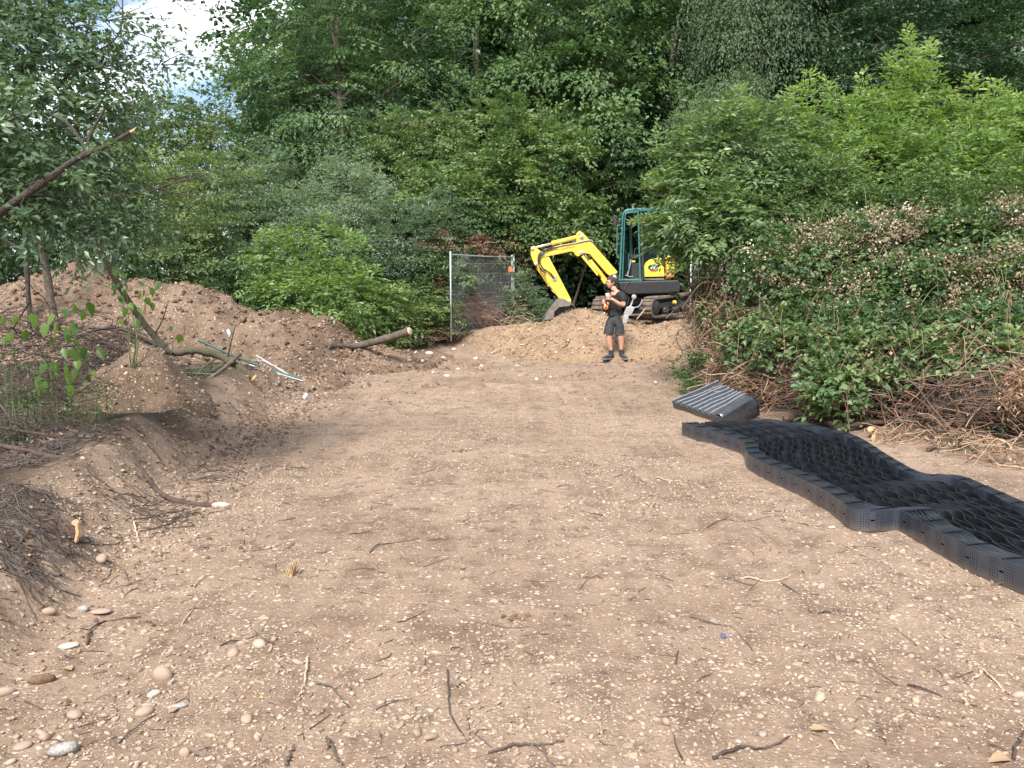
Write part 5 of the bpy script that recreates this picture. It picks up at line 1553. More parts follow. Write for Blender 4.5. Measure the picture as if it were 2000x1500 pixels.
    hz = Hh(400, 718, .02)[2]; Vs[:, 2] = np.maximum(Vs[:, 2], hz + .012 * np.sin(Vs[:, 0] * 23))
    mb = MB(); mb.add(Vs, Fs, True); mb.build('t_shirt', cloth, R)
    # shorts
    sv, se, sr = [], [], []
    a = sa(Hh(398, 775, .02), (.180, .150)); sa(Hh(398, 680, .02), (.165, .135), a)
    h = sa(Hh(332, 830, .02), .128, a); h2 = sa(Hh(312, 930, 0), .126, h); h3 = sa(Hh(302, 1010, -.01), .122, h2); sa(Hh(302, 1100, -.01), .122, h3)
    h = sa(Hh(462, 830, .0), .126, a); h2 = sa(Hh(472, 930, -.02), .120, h); h3 = sa(Hh(474, 1022, -.03), .116, h2); sa(Hh(476, 1115, -.03), .116, h3)
    Vs, Fs = skin_mesh(sv, se, sr, 2)
    Vs = Vs + (0.014 * fbm(Vs[:, 2] * 11 + Vs[:, 0] * 9, Vs[:, 1] * 9, 2))[:, None] * np.array((1, 1, 0))
    hz = Hh(390, 1003, 0)[2]; Vs[:, 2] = np.maximum(Vs[:, 2], hz + .010 * np.sin(Vs[:, 0] * 31))
    mb = MB(); mb.add(Vs, Fs, True); mb.build('shorts', shorts_m, R)
    # socks and shoes
    for (ax_, ay), toe, heel in (((343, 1262), (215, 1385, -.18), (385, 1372, .06)), ((502, 1255), (585, 1358, -.17), (490, 1345, .06))):
        q = MB(); q.tube([Hh(ax_, ay - 15, .02), Hh(ax_, ay + 30, .02), Hh(ax_ + 4, ay + 62, .02)], [.052, .053, .056], 14); q.build('sock', M['hose'], R)
        tp = Hh(*toe); hp = Hh(*heel); tp[2] = gz + .045; hp[2] = gz + .055
        an = Hh(ax_ + 4, ay + 60, .02)
        mid = (tp * .45 + hp * .55); mid[2] = gz + .065
        Vs, Fs = skin_mesh([hp, mid, tp * .8 + hp * .2, tp, an, an + np.array((0, 0, .05))], [(0, 1), (1, 2), (2, 3), (1, 4), (4, 5)], [(.046, .05), (.055, .06), (.050, .045), (.034, .032), (.056, .056), (.052, .052)], 2)
        Vs[:, 2] = np.maximum(Vs[:, 2], gz + .012)
        mb = MB(); mb.add(Vs, Fs, True); sh = mb.build('shoe', boot_m, R)
        dd = nrm(tp - hp); sd = np.array((-dd[1], dd[0], 0))
        out_ = [hp - dd * .05 + sd * .03, hp + sd * .045, mid + sd * .05, tp - dd * .04 + sd * .055, tp + dd * .03 + sd * .02, tp + dd * .03 - sd * .02, tp - dd * .04 - sd * .055, mid - sd * .05, hp - sd * .045, hp - dd * .05 - sd * .03]
        q = MB(); q.prism([(p_[0], p_[1], gz - .004) for p_ in out_], np.array((0, 0, .03)), .005, 1); q.build('sole', sole_m, sh)
    # held cup
    q = MB()
    b_, t_ = Hh(290, 448, -.29), Hh(287, 374, -.29)
    q.tube([b_, b_ + (t_ - b_) * .001, b_ + (t_ - b_) * .5, t_, t_, t_ - (t_ - b_) * .08, b_ + (t_ - b_) * .15], [.001, .030, .035, .0405, .036, .034, .028], 20, cap=False)
    tag(q.build('cup', simple('white_cup', (.80, .78, .77), .6)), "white tapered paper cup in the man's raised hand", 'cup')
    # tool in the other hand
    t_ = thing('hand_tool', "black hand tool with a round orange body held low in the man's other hand", 'tool', Hh(262, 580, -.2))
    q = MB(); q.cyl(Hh(262, 590, -.26), Hh(262, 590, -.14), .055, 18, bev=.015); q.build('orange_body', M['orange'], t_)
    q = MB(); q.cyl(Hh(262, 590, -.275), Hh(262, 590, -.258), .022, 14); q.build('hub', simple('tool_red', (.35, .05, .03), .5), t_)
    q = MB(); q.tube(bez([Hh(270, 480, -.19), Hh(268, 540, -.2), Hh(262, 620, -.2), Hh(250, 672, -.2)], 4), [.018] * 6 + [.022] * 4 + [.014] * 3, 8); q.build('handle', M['hose'], t_)
    q = MB(); q.cyl(Hh(248, 668, -.2), Hh(232, 692, -.2), .017, 10); q.build('nozzle', M['chrome'], t_)
    q = MB(); q.box(Hh(248, 552, -.24), (.025, .03, .04), bev=.006); q.build('label_plate', simple('white_plate', (.75, .75, .75), .5), t_)
build_person()
# ================================================================== VEGETATION
def gz(x, y): return float(surface(x, y))

def tree(name, label, cat, seed, lobes, mat, clumps, per, spray, rc, Ls, Wsp, leafL, leafW, base=None, trunk_r=.14, bark='bark',
         stems=1, limbs=None, group=None, twigs=0, fol='crown', dup=1, dupang=.16, **kw):
    rng = rng_of(seed)
    lb = np.asarray(lobes, float)
    if base is None: base = (lb[:, 0].mean(), lb[:, 1].mean() + .2)
    bz = gz(*base)
    R = thing(name, label, cat, (base[0], base[1], bz), group)
    V, F, t, O, cp = crown(rng, lobes, clumps, per, spray, rc, Ls, Wsp, leafL, leafW, **kw)
    c1 = mk(fol, V, F, M[mat], R, tint=t, smooth=False)
    for q_ in range(dup):
        c2 = c1.copy(); COL.objects.link(c2); c2.parent = R
        sg_ = 1 if q_ % 2 == 0 else -1
        ang_ = sg_ * dupang; c2.rotation_euler = (0, 0, ang_); c2.scale = (.985 - .02 * q_,) * 3
        ctr = lb[:, :3].mean(0) - np.array((base[0], base[1], bz)); rt = np.array((ctr[0] * math.cos(ang_) - ctr[1] * math.sin(ang_), ctr[0] * math.sin(ang_) + ctr[1] * math.cos(ang_), ctr[2])) * c2.scale[0]
        c2.location = ctr - rt
    mb = MB()
    zc = lb[:, 2].mean()
    top = np.array((lb[:, 0].mean(), lb[:, 1].mean(), max(lb[:, 2].max(), bz + .5)))
    forks = []
    for s in range(stems):
        b = np.array((base[0] + rng.normal(0, .12 * (stems > 1)), base[1] + rng.normal(0, .12 * (stems > 1)), bz - .12))
        k = rng.integers(len(lb))
        tgt = top if stems == 1 else lb[k, :3]
        pts = limb(mb, rng, b, b + (tgt - b) * .82, trunk_r / math.sqrt(stems), trunk_r * .35 / math.sqrt(stems), .05, 9, 8)
        forks.append(pts)
    mb.build('trunk' if stems == 1 else 'stems', M[bark], R)
    mb = MB(); any_ = False
    for i, l_ in enumerate(lb):
        pts = forks[rng.integers(len(forks))]
        d = np.linalg.norm(pts - l_[:3] + np.array((0, 0, .35)) * np.linalg.norm(l_[3:]), axis=1)
        k = min(len(pts) - 2, max(1, int(np.argmin(d)) - 1))
        limb(mb, rng, pts[k], l_[:3], trunk_r * .35 / math.sqrt(stems), trunk_r * .10, .10, 6, 5, sag=.06)
        any_ = True
    for k in range(twigs):
        c = cp[rng.integers(len(cp))]
        l_ = lb[np.argmin(((lb[:, :3] - c) ** 2).sum(1))]
        limb(mb, rng, l_[:3] + (c - l_[:3]) * .2, c, .012, .004, .10, 5, 4)
    if any_: mb.build('branch', M[bark], R)
    return R

# ---------------- tall trees at the back of the clearing
WOOD = 'tall trees behind the clearing'
tree('ash_tree', 'tall feathery mid green tree beside the patch of sky', 'tree', 1,
     LB((560, 80, 110, 100, 31), (700, 60, 130, 110, 31), (640, 200, 160, 100, 30.5), (810, 140, 95, 110, 31), (525, 190, 70, 70, 30), (560, 285, 100, 70, 30), (720, 290, 120, 75, 30), (840, 240, 60, 80, 31), (870, 50, 60, 70, 31.5), (535, 110, 45, 60, 30.5), (650, -90, 190, 90, 31), (500, 290, 50, 50, 29.5)),
     'ash', 190, 6, 15, .95, .75, .26, .150, .068, dup=2, trunk_r=.2, twigs=40, droop=.3, dirz=-.05, inner=.6, zmin=-.8, flat=.5)
for k, (a, b) in enumerate((((690, 430, 30.6), (742, 120, 30.8)), ((790, 420, 31), (765, 150, 31)), ((600, 420, 31.5), (590, 120, 31.2)))):
    rng = rng_of(900 + k); mb = MB(); p0 = P(*a); p0[2] = gz(p0[0], p0[1]) - .1
    pts = limb(mb, rng, p0, P(*b), .13, .05, .04, 9, 7)
    for q in range(5):
        i = rng.integers(3, 8); limb(mb, rng, pts[i], pts[i] + np.array((rng.normal(0, 1.2), rng.normal(0, .5), rng.uniform(.8, 1.8))), .05, .015, .08, 5, 5)
    tag(mb.build('tree_trunk', M['bark']), ('bare slim trunk rising through the left of the feathery crown', 'bare slim trunk in the right half of the feathery crown', 'thin trunk near the sky side of the feathery crown')[[1, 1, 0][k] if k != 1 else 1] if k != 0 else 'forked slim trunk in the middle of the feathery crown', 'tree')
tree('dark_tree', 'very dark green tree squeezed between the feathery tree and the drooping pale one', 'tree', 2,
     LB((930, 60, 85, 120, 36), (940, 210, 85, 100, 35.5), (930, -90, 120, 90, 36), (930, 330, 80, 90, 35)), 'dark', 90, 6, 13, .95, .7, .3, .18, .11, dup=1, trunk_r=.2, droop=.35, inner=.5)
tree('lime_tree', 'tall tree with tiers of drooping paler leaf sprays above the excavator', 'tree', 3,
     LB((1040, 60, 110, 85, 33), (1180, 40, 110, 85, 33), (1085, 170, 140, 80, 32.3), (1205, 165, 110, 90, 32), (1180, 290, 115, 95, 32.3), (1085, 300, 90, 80, 32.5), (1220, 390, 75, 60, 33), (1110, -80, 190, 90, 33), (1130, 400, 70, 60, 33.5)),
     'lime', 150, 8, 16, .85, .95, .30, .165, .105, dup=1, base=(4.6, 34.5), trunk_r=.24, droop=.75, dirz=-.15, upn=.55, inner=.45, zmin=-.35, flat=.35, tint_mid=.42)
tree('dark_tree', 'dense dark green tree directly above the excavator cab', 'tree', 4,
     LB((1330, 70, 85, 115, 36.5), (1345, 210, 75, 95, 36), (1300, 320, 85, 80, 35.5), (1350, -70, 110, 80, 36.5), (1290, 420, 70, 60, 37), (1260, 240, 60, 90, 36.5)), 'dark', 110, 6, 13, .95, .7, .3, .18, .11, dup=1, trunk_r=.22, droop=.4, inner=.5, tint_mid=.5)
tree('birch_tree', 'tall weeping birch with fine grey green hanging twigs near the top edge', 'tree', 5,
     LB((1470, 60, 95, 110, 32), (1560, 100, 65, 105, 32), (1500, -60, 110, 80, 32), (1430, 20, 50, 70, 32)), 'birch', 170, 7, 16, .6, 1.0, .10, .12, .060, trunk_r=.16, droop=1.5, dirz=-.7, upn=.3, inner=.6, zmin=-.4, tint_mid=.4)
tree('birch_tree', 'small rounded weeping birch standing in front of the tall weeping one', 'tree', 6,
     LB((1430, 205, 72, 60, 27), (1435, 265, 60, 60, 27), (1390, 240, 40, 50, 27)), 'birch', 90, 7, 16, .5, .75, .09, .10, .05, trunk_r=.10, droop=1.4, dirz=-.6, upn=.3, inner=.5, zmin=-.3, tint_mid=.5)
tree('oak_tree', 'broad very dark oak filling the top corner above the leafy hedge', 'tree', 7,
     LB((1700, 60, 110, 100, 31), (1850, 60, 130, 110, 31), (1965, 110, 95, 110, 31), (1800, -80, 240, 85, 31), (1690, 170, 100, 75, 31), (1880, 190, 120, 80, 31), (1620, 60, 60, 110, 32), (2080, 60, 110, 130, 31), (1600, 200, 60, 80, 32)),
     'dark', 210, 6, 14, .85, .55, .28, .13, .082, dup=2, trunk_r=.28, droop=.3, inner=.45, tint_mid=.45)
tree('ash_tree', 'lower lighter green tree standing under the patch of sky', 'tree', 8,
     LB((335, 240, 70, 40, 28), (385, 270, 85, 55, 28), (290, 285, 65, 45, 28), (405, 215, 32, 26, 28.5), (250, 300, 70, 60, 28), (330, 320, 90, 50, 27.5)), 'olive', 100, 6, 13, .6, .55, .2, .12, .06, trunk_r=.12, droop=.3, inner=.6)
tree('hazel_tree', 'bushy yellow green hazel in front of the drooping tree', 'tree', 9,
     LB((1000, 262, 75, 55, 26), (1080, 290, 65, 65, 26), (950, 345, 85, 65, 25.5), (1045, 400, 85, 75, 25.6), (885, 395, 75, 55, 25), (1000, 475, 70, 45, 25.6), (820, 360, 35, 30, 25.5)),
     'hazel', 150, 7, 14, .50, .5, .2, .115, .078, trunk_r=.10, stems=4, droop=.35, dirz=.15, inner=.45, tint_mid=.46)
tree('olive_shrub', 'yellowish small leaved tree left of the hazel', 'tree', 10,
     LB((790, 290, 55, 55, 28), (770, 345, 50, 45, 27.5), (875, 270, 42, 60, 28)), 'olive', 75, 7, 13, .45, .45, .16, .10, .055, trunk_r=.09, droop=.4, inner=.45)
tree('hazel_tree', 'low leafy hazel branches just behind the raised boom', 'tree', 11,
     LB((1110, 430, 80, 40, 25.5), (1165, 455, 45, 40, 25.4), (1060, 445, 50, 40, 25.5)), 'hazel', 60, 6, 13, .42, .45, .2, .11, .075, dup=0, trunk_r=.07, stems=3, droop=.4, inner=.5, tint_mid=.38)

# ---------------- dense wood farther back (copies of one crown)
def wood():
    rng = rng_of(50)
    R = thing('woodland_tree', 'x', 'tree', (0, 0, 0), WOOD)
    lob = [(0, 0, 9.5, 3.4, 3.0, 3.2), (1.8, .3, 7.2, 2.4, 2.4, 2.4), (-1.8, 0, 7.0, 2.5, 2.4, 2.5), (0, -.5, 4.8, 3.0, 2.5, 2.2), (0, 0, 12.0, 2.3, 2.2, 2.2), (.6, -.3, 2.3, 2.8, 2.4, 2.0)]
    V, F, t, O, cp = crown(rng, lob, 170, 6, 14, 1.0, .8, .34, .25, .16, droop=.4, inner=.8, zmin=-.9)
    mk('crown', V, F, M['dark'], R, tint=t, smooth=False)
    mb = MB(); limb(mb, rng, (0, 0, -.3), (0, 0, 10), .24, .08, .03, 8, 8); mb.build('trunk', M['bark_dark'], R)
    spots = []
    for k, x in enumerate(np.arange(-8, 27, 3.1)): spots.append((x, 41 + 2 * math.sin(k * 2.1), 1.15 + .12 * math.sin(k * 1.7)))
    for k, x in enumerate(np.arange(-9.5, 30, 3.6)): spots.append((x + 1.2, 47 + 2 * math.sin(k * 1.3), 1.5 + .15 * math.sin(k * 1.1)))
    for k, x in enumerate(np.arange(-24, -9, 3.2)): spots.append((x, 40 + 2 * math.sin(k), .52))
    for k, x in enumerate(np.arange(-40, -26, 3.4)): spots.append((x, 38 + 2 * math.sin(k), .7))
    for k, (x, y) in enumerate(((11, 36), (14, 35), (17, 34), (-6, 36), (-8.8, 35.5))): spots.append((x, y, .74 + .05 * math.sin(k * 3)))
    for i, (x, y, s) in enumerate(spots):
        o = R if i == 0 else copy_tree(R)
        o.location = (x, y, gz(x, y)); o.scale = (s, s, s * (1 + .06 * math.sin(i * 2.3))); o.rotation_euler = (0, 0, i * 2.4)
        far_left = x < -8.9
        o['label'] = 'low distant woodland tree seen under the patch of sky at the left' if far_left else 'dark woodland tree in the shaded mass deep behind the clearing'; o['group'] = 'low distant trees at the left' if far_left else WOOD
    # low dark understorey between the trunks
    rng = rng_of(51)
    R = thing('understorey_bush', 'x', 'bush', (0, 0, 0), 'understorey bushes')
    V, F, t, O, cp = crown(rng, [(0, 0, 1.2, 1.9, 1.2, 1.3), (1.2, 0, .8, 1.3, 1, 1), (-1.2, 0, .9, 1.4, 1, 1)], 70, 6, 12, .6, .5, .25, .2, .13, droop=.3, inner=.6, zmin=-.9)
    mk('foliage', V, F, M['dark'], R, tint=t, smooth=False)
    k = 0
    for x in np.concatenate([np.arange(-30, -16, 2.0), np.arange(-16, 18, 2.3)]):
        y = 30.5 + 1.6 * math.sin(x * 1.7) + (8.5 if -1 < x < 8 else 0)
        o = R if k == 0 else copy_tree(R)
        s = 1 + .3 * math.sin(x * 2.9)
        if x < -15.9: s = 1.5 + .2 * math.sin(x * 2.9); y = 27 + math.sin(x)
        o.location = (x, y, gz(x, y)); o.scale = (s, s, s); o.rotation_euler = (0, 0, k * 1.9)
        o['label'] = 'dark low bush behind the big spoil heap at the left' if x < -15.9 else 'dark low bush in the shade under the tall trees'; o['group'] = 'bushes behind the big spoil heap' if x < -15.9 else 'understorey bushes'; k += 1
wood()

# ---------------- scrub on the left and middle
def bush(label, seed, lobes, mat, clumps, leafL, leafW, rc=.36, Ls=.36, per=7, spray=12, stems=5, name='bush', cat='bush', tr=.07, **kw):
    kw.setdefault('droop', .25); kw.setdefault('inner', .45); kw.setdefault('zmin', -.8)
    return tree(name, label, cat, seed, lobes, mat, clumps, per, spray, rc, Ls, Ls * .4, leafL, leafW, trunk_r=tr, stems=stems, fol='foliage', **kw)
bush('grey green willow bush just left of the darker willow, under the small light tree', 21, LB((330, 380, 80, 55, 21.5), (410, 350, 70, 50, 22), (280, 430, 90, 60, 20.5), (380, 440, 90, 60, 21), (240, 360, 60, 50, 20.5), (340, 500, 100, 60, 20.3)), 'olive', 140, .085, .036, name='willow_bush', dirz=.25, tint_mid=.62, per=8, spray=13)
bush('grey leaved willow bush in the middle of the scrub', 22, LB((470, 390, 75, 65, 22.5), (550, 420, 75, 50, 22.3), (460, 460, 90, 60, 21.5), (520, 340, 35, 40, 23)), 'willow', 130, .08, .034, name='willow_bush', dirz=.3, tint_mid=.55, per=8, spray=13)
bush('silvery willow bush next to the grey leaved one', 23, LB((620, 420, 70, 50, 22.5), (690, 400, 60, 55, 23), (640, 460, 80, 45, 22), (690, 340, 40, 45, 24)), 'willow', 110, .08, .034, name='willow_bush', dirz=.3, tint_mid=.68, per=8, spray=13)
bush('dark grey green willow bush behind the fence panel', 24, LB((780, 470, 80, 65, 22.3), (850, 450, 60, 60, 23.5), (740, 540, 60, 60, 21.8), (800, 560, 60, 60, 22.3)), 'willow', 130, .075, .034, name='willow_bush', dirz=.15, tint_mid=.3, per=8, spray=13)
bush('green shrub under the hazel with pale undersides', 25, LB((900, 440, 75, 50, 24.7), (970, 430, 50, 50, 25), (920, 500, 70, 40, 24.9)), 'ash', 100, .085, .045, tint_mid=.55, droop=.4)
bush('dark leafy shrub between the long spoil heap and the elder', 26, LB((470, 545, 85, 55, 20.6), (400, 520, 70, 50, 20.8), (530, 590, 70, 40, 20.0), (560, 630, 60, 30, 19.8), (440, 590, 60, 30, 20.4)), 'ash', 120, .075, .034, tint_mid=.4, per=8)
bush('bright yellow green elder bush at the end of the long spoil heap', 27, LB((560, 510, 95, 60, 19.8), (650, 505, 75, 60, 19.8), (620, 580, 120, 60, 19.3), (705, 590, 70, 55, 19.3), (560, 570, 80, 50, 19.6), (680, 640, 70, 30, 19.3)), 'bright', 190, .120, .048, dup=0, name='elder_bush', rc=.28, Ls=.26, per=8, spray=7, pinnate=True, dirz=.3, tint_mid=.42, droop=.45)
bush('small light green shrub beside the fallen log', 28, LB((740, 600, 55, 40, 20.3), (800, 600, 50, 40, 21.0), (770, 640, 50, 28, 20.6), (840, 620, 40, 40, 21.4)), 'hazel', 90, .07, .036, rc=.25, Ls=.25, tint_mid=.6)
bush('dark ivy leaved bush touching the fence post', 29, LB((850, 560, 50, 55, 22.0), (820, 520, 60, 40, 22.6), (860, 620, 40, 30, 21.9)), 'bramble', 80, .075, .055, rc=.25, Ls=.25, tint_mid=.35)
bush('pale dusty shrub right of the fence panel under the bucket', 30, LB((1030, 605, 40, 38, 24.0), (1065, 620, 35, 30, 23.8), (1010, 570, 25, 35, 24.2)), 'willow', 70, .06, .026, rc=.2, Ls=.25, tint_mid=.55, dirz=.3)
bush('drooping bramble spray of rusty leaves over the fence end', 31, LB((1000, 520, 28, 50, 25.2), (985, 480, 40, 25, 25.0), (1010, 580, 18, 30, 25.2)), 'dry', 45, .07, .04, rc=.2, Ls=.25, tint_mid=.3, droop=.7)
bush('brown withered leaves above the fence panel', 32, LB((848, 470, 26, 16, 22.9), (930, 478, 30, 14, 23.6)), 'dry', 26, .06, .035, rc=.18, Ls=.22, tint_mid=.35, stems=2, tr=.03)
# far left, behind the leaning tree
bush('shaded green scrub behind the slim trunks', 33, LB((60, 470, 120, 80, 19), (180, 480, 100, 70, 19.5), (120, 380, 120, 80, 20), (20, 380, 90, 90, 19), (-80, 450, 100, 100, 18.5), (230, 520, 90, 45, 19.8)), 'ash', 190, .085, .04, rc=.4, tint_mid=.28)
bush('tall shaded scrub at the left end behind the near branches', 34, LB((40, 340, 110, 80, 20), (150, 370, 80, 60, 21), (-80, 320, 110, 110, 19.5), (30, 270, 70, 60, 20.5)), 'willow', 150, .09, .045, rc=.45, tint_mid=.3)

# ---------------- hedge on the right
bush('leafy elder forming the left end of the hedge beside the excavator', 41, LB((1400, 320, 95, 85, 14.6), (1500, 300, 95, 75, 14.6), (1385, 430, 80, 75, 14.0), (1465, 440, 90, 62, 13.9), (1555, 385, 90, 80, 14.3), (1335, 380, 45, 55, 14.5), (1340, 300, 35, 40, 14.8), (1325, 460, 40, 50, 14.2), (1420, 240, 40, 40, 15)),
     'elder', 330, .118, .048, dup=0, name='elder_bush', rc=.25, Ls=.24, per=9, spray=7, pinnate=True, tint_mid=.46, droop=.4, dirz=.15)
bush('tall bright lime green elder with upright shoots above the hedge', 42, LB((1640, 275, 90, 55, 15.5), (1775, 265, 80, 70, 15.5), (1785, 190, 28, 50, 15.5), (1900, 275, 90, 55, 15.3), (1970, 265, 60, 50, 15.4), (1720, 335, 130, 65, 15), (1890, 345, 120, 65, 14.8), (1565, 265, 40, 40, 15.4), (2050, 310, 90, 90, 15)),
     'bright', 380, .128, .050, dup=0, name='elder_bush', rc=.24, Ls=.26, per=9, spray=7, pinnate=True, tint_mid=.48, droop=.25, dirz=.45)
bush('small leaved green thorny bush between the lime green elder and the bramble flowers', 43, LB((1620, 375, 70, 60, 13.5), (1740, 405, 70, 40, 13.2), (1830, 370, 60, 60, 13.3), (1920, 405, 70, 40, 12.8), (1560, 440, 50, 50, 13.4), (2000, 380, 60, 70, 12.7)), 'hazel', 150, .065, .036, rc=.22, Ls=.24, tint_mid=.38, dirz=.35, dup=0)

# upright leafy shoots that stand out of the hedge top
def shoots(R, seed, spots, mat, leafL, leafW, ln=.24):
    rng = rng_of(seed); Vs = []; Ts = []; mb = MB()
    Fs = []; n0 = 0
    for (bx, by, tx, ty, Y) in spots:
        b = P(bx, by, Y); t_ = P(tx, ty, Y + rng.normal(0, .15))
        c = bez([b, (b + t_) / 2 + rng.normal(0, .06, 3), t_], 8)
        mb = MB(); mb.tube(c, np.linspace(.012, .004, len(c)), 5); mb.build('shoot_stem', M['cane_green'], R)
        H_ = np.linalg.norm(t_ - b); K = int(H_ / .035) + 4
        for k in range(K):
            f = .12 + .88 * k / (K - 1); p = c[int(f * (len(c) - 1))]
            a = k * 2.4 + rng.normal(0, .3); el = .15 + .75 * f
            A = nrm(np.array((math.cos(a) * math.cos(el), math.sin(a) * math.cos(el), math.sin(el))))
            L_ = ln * (1.15 - .55 * f) * rng.uniform(.8, 1.2)
            up = nrm(np.array((0, 0, 1.0)) + rng.normal(0, .2, 3)); side = nrm(np.cross(A, up)); pn = nrm(np.cross(side, A))
            m = 7; j = np.arange(m); tt = .3 + .7 * (j // 2) / 3; sg = np.where(j % 2 == 0, 1.0, -1.0); term = j == m - 1
            pos = p + A * (L_ * tt)[:, None] + side * (np.where(term, 0, sg * .01))[:, None]; pos[:, 2] -= .35 * L_ * tt * tt
            d = A * np.where(term, 1, .5)[:, None] + side * np.where(term, 0, sg)[:, None]; d[:, 2] -= .25 * tt
            V, F, kk = leaf_faces(pos, d, np.tile(pn, (m, 1)) + rng.normal(0, .2, (m, 3)), leafL * (1.1 - .4 * f), leafW * (1.1 - .4 * f), 2)
            Vs.append(V); Fs.append(F + n0); n0 += len(V); Ts.append(np.full(len(F), np.clip(rng.normal(.45 + .4 * f, .1), 0, 1)))
    mk('shoots', np.concatenate(Vs), np.concatenate(Fs), M[mat], R, tint=np.concatenate(Ts), smooth=False)
_eb = [o for o in bpy.data.objects if o.name.startswith('elder_bush') and o.parent is None]
E_left = [o for o in _eb if 'left end of the hedge' in o['label']][0]; E_lime = [o for o in _eb if 'lime green' in o['label']][0]
shoots(E_left, 301, [(1300, 310, 1285, 258, 14.7), (1340, 280, 1345, 224, 14.8), (1370, 260, 1385, 228, 14.8), (1440, 240, 1445, 172, 15), (1460, 240, 1478, 205, 15), (1300, 370, 1262, 345, 14.4), (1320, 400, 1280, 372, 14.3),
                     (1300, 420, 1232, 445, 14.2), (1310, 440, 1262, 470, 14.2), (1520, 240, 1530, 195, 14.9), (1400, 290, 1420, 240, 14.8), (1330, 500, 1300, 545, 14.0), (1330, 480, 1290, 520, 14.1)], 'elder', .105, .042)
shoots(E_lime, 302, [(1545, 240, 1552, 172, 15.3), (1580, 230, 1582, 142, 15.4), (1610, 230, 1612, 158, 15.5), (1650, 230, 1650, 196, 15.5), (1682, 220, 1684, 146, 15.5), (1700, 220, 1712, 180, 15.4), (1775, 180, 1772, 58, 15.5), (1795, 200, 1790, 110, 15.6),
                     (1815, 200, 1822, 86, 15.6), (1745, 230, 1738, 110, 15.5), (1840, 220, 1850, 180, 15.5), (1895, 210, 1898, 152, 15.4), (1930, 210, 1938, 160, 15.5), (1965, 220, 1962, 175, 15.4), (1860, 240, 1870, 195, 15.4), (1990, 230, 1995, 190, 15.4),
                     (1780, 330, 1782, 265, 14.7), (1880, 330, 1890, 270, 14.6), (1680, 320, 1690, 270, 14.8), (1820, 300, 1830, 240, 15), (1930, 330, 1940, 280, 14.5), (1610, 310, 1620, 250, 14.9), (1750, 270, 1752, 205, 15.1)], 'bright', .125, .046, .30)

def bramble(label, seed, lobes, clumps, flowers=0, canes=40, tint=.42, leafL=.072, per=8, dry=0, cmat='cane_green', fmats=('flower',)):
    rng = rng_of(seed + 500)
    R = bush(label, seed, lobes, 'bramble', clumps, leafL, leafL * .78, rc=.20, Ls=.17, per=per, spray=7, name='bramble_thicket', cat='bramble', stems=5, tr=.035, dup=0, tint_mid=tint, droop=.35, zmin=-.6, ldroop=.15, kind=2)
    cp, co, _ = lobe_pts(rng, lobes, max(flowers * 2, 1), .14, -.35)
    pk = np.argsort(-(fbm(cp[:, 0] * 2.3 + 3, cp[:, 2] * 3.0 + cp[:, 1], 2) + rng.normal(0, .17, len(cp))))[:max(flowers, 1)]; cp = cp[pk]; co = co[pk]
    if flowers:
        n = 20; N = flowers * n
        ci = np.repeat(np.arange(flowers), n)
        c = cp[ci] + co[ci] * .08 + rng.normal(0, .048, (N, 3)) * np.array((1, 1, 1.3))
        V, F, k = leaf_faces(c, rand_dir(rng, N), rand_dir(rng, N, 0) + co[ci] * .8, rng.uniform(.022, .052, N), rng.uniform(.018, .038, N), 2)
        base = rng.choice([.15, .35, .60, .92], flowers, p=[.38, .40, .16, .06])
        mk('blossom', V, F, M['flower'], R, tint=np.repeat(np.clip(base[ci] + rng.normal(0, .15, N), 0, 1), k), smooth=False)
    if canes:
        mb = MB()
        lb = np.asarray(lobes)
        for k in range(canes):
            l_ = lb[rng.integers(len(lb))]; d = rand_dir(rng, 1, -.1)[0]
            a = l_[:3] + d * l_[3:6] * .7; b_ = a + nrm(d * np.array((1, 1, .4)) + rng.normal(0, .6, 3)) * rng.uniform(.35, .9)
            m = (a + b_) / 2 + np.array((0, 0, rng.uniform(.05, .25)))
            b_[2] -= rng.uniform(0, .3)
            mb.tube(bez([a, m, b_], 5), np.linspace(.0055, .0025, 11), 4, cap=False)
        mb.build('cane', M[cmat], R)
    if dry:
        cp, co, _ = lobe_pts(rng, lobes, dry, .1, -.8)
        n = 6; ci = np.repeat(np.arange(dry), n); N = dry * n
        V, F, k = leaf_faces(cp[ci] + rng.normal(0, .06, (N, 3)), rand_dir(rng, N) - np.array((0, 0, .6)), rand_dir(rng, N), rng.uniform(.03, .07, N), rng.uniform(.015, .04, N), 2)
        mk('dry_leaves', V, F, M['dry'], R, tint=rng.random(len(F)), smooth=False)
    return R
bramble('bramble thicket below the left elder with brown seed heads', 44, LB((1560, 520, 90, 70, 12.6), (1620, 590, 80, 55, 12.0), (1660, 510, 80, 70, 12.6)), 200, 230)
bramble('bramble thicket thick with pale blossom in the middle of the bank', 45, LB((1740, 500, 95, 75, 12.2), (1800, 570, 100, 65, 11.6), (1700, 590, 80, 55, 11.7), (1850, 490, 80, 65, 12.2)), 230, 560)
bramble('bramble thicket with white blossom at the right edge of the bank', 46, LB((1930, 500, 90, 80, 11.8), (1920, 590, 90, 60, 11.2), (2010, 570, 80, 80, 11), (1990, 460, 70, 60, 11.8)), 220, 520)
bramble('leafy bramble at the foot of the blossom bank', 47, LB((1640, 640, 80, 40, 11.2), (1740, 650, 80, 40, 10.9), (1850, 650, 90, 40, 10.7), (1960, 650, 80, 45, 10.3)), 170, 40, tint=.36, dry=60)
bramble('low bramble clump spilling out behind the folded geocell', 48, LB((1480, 660, 55, 40, 12.1), (1560, 685, 75, 40, 11.4), (1530, 640, 50, 35, 12.0)), 95, 12, 30, .5, .078, dry=170, cmat='cane_dry')
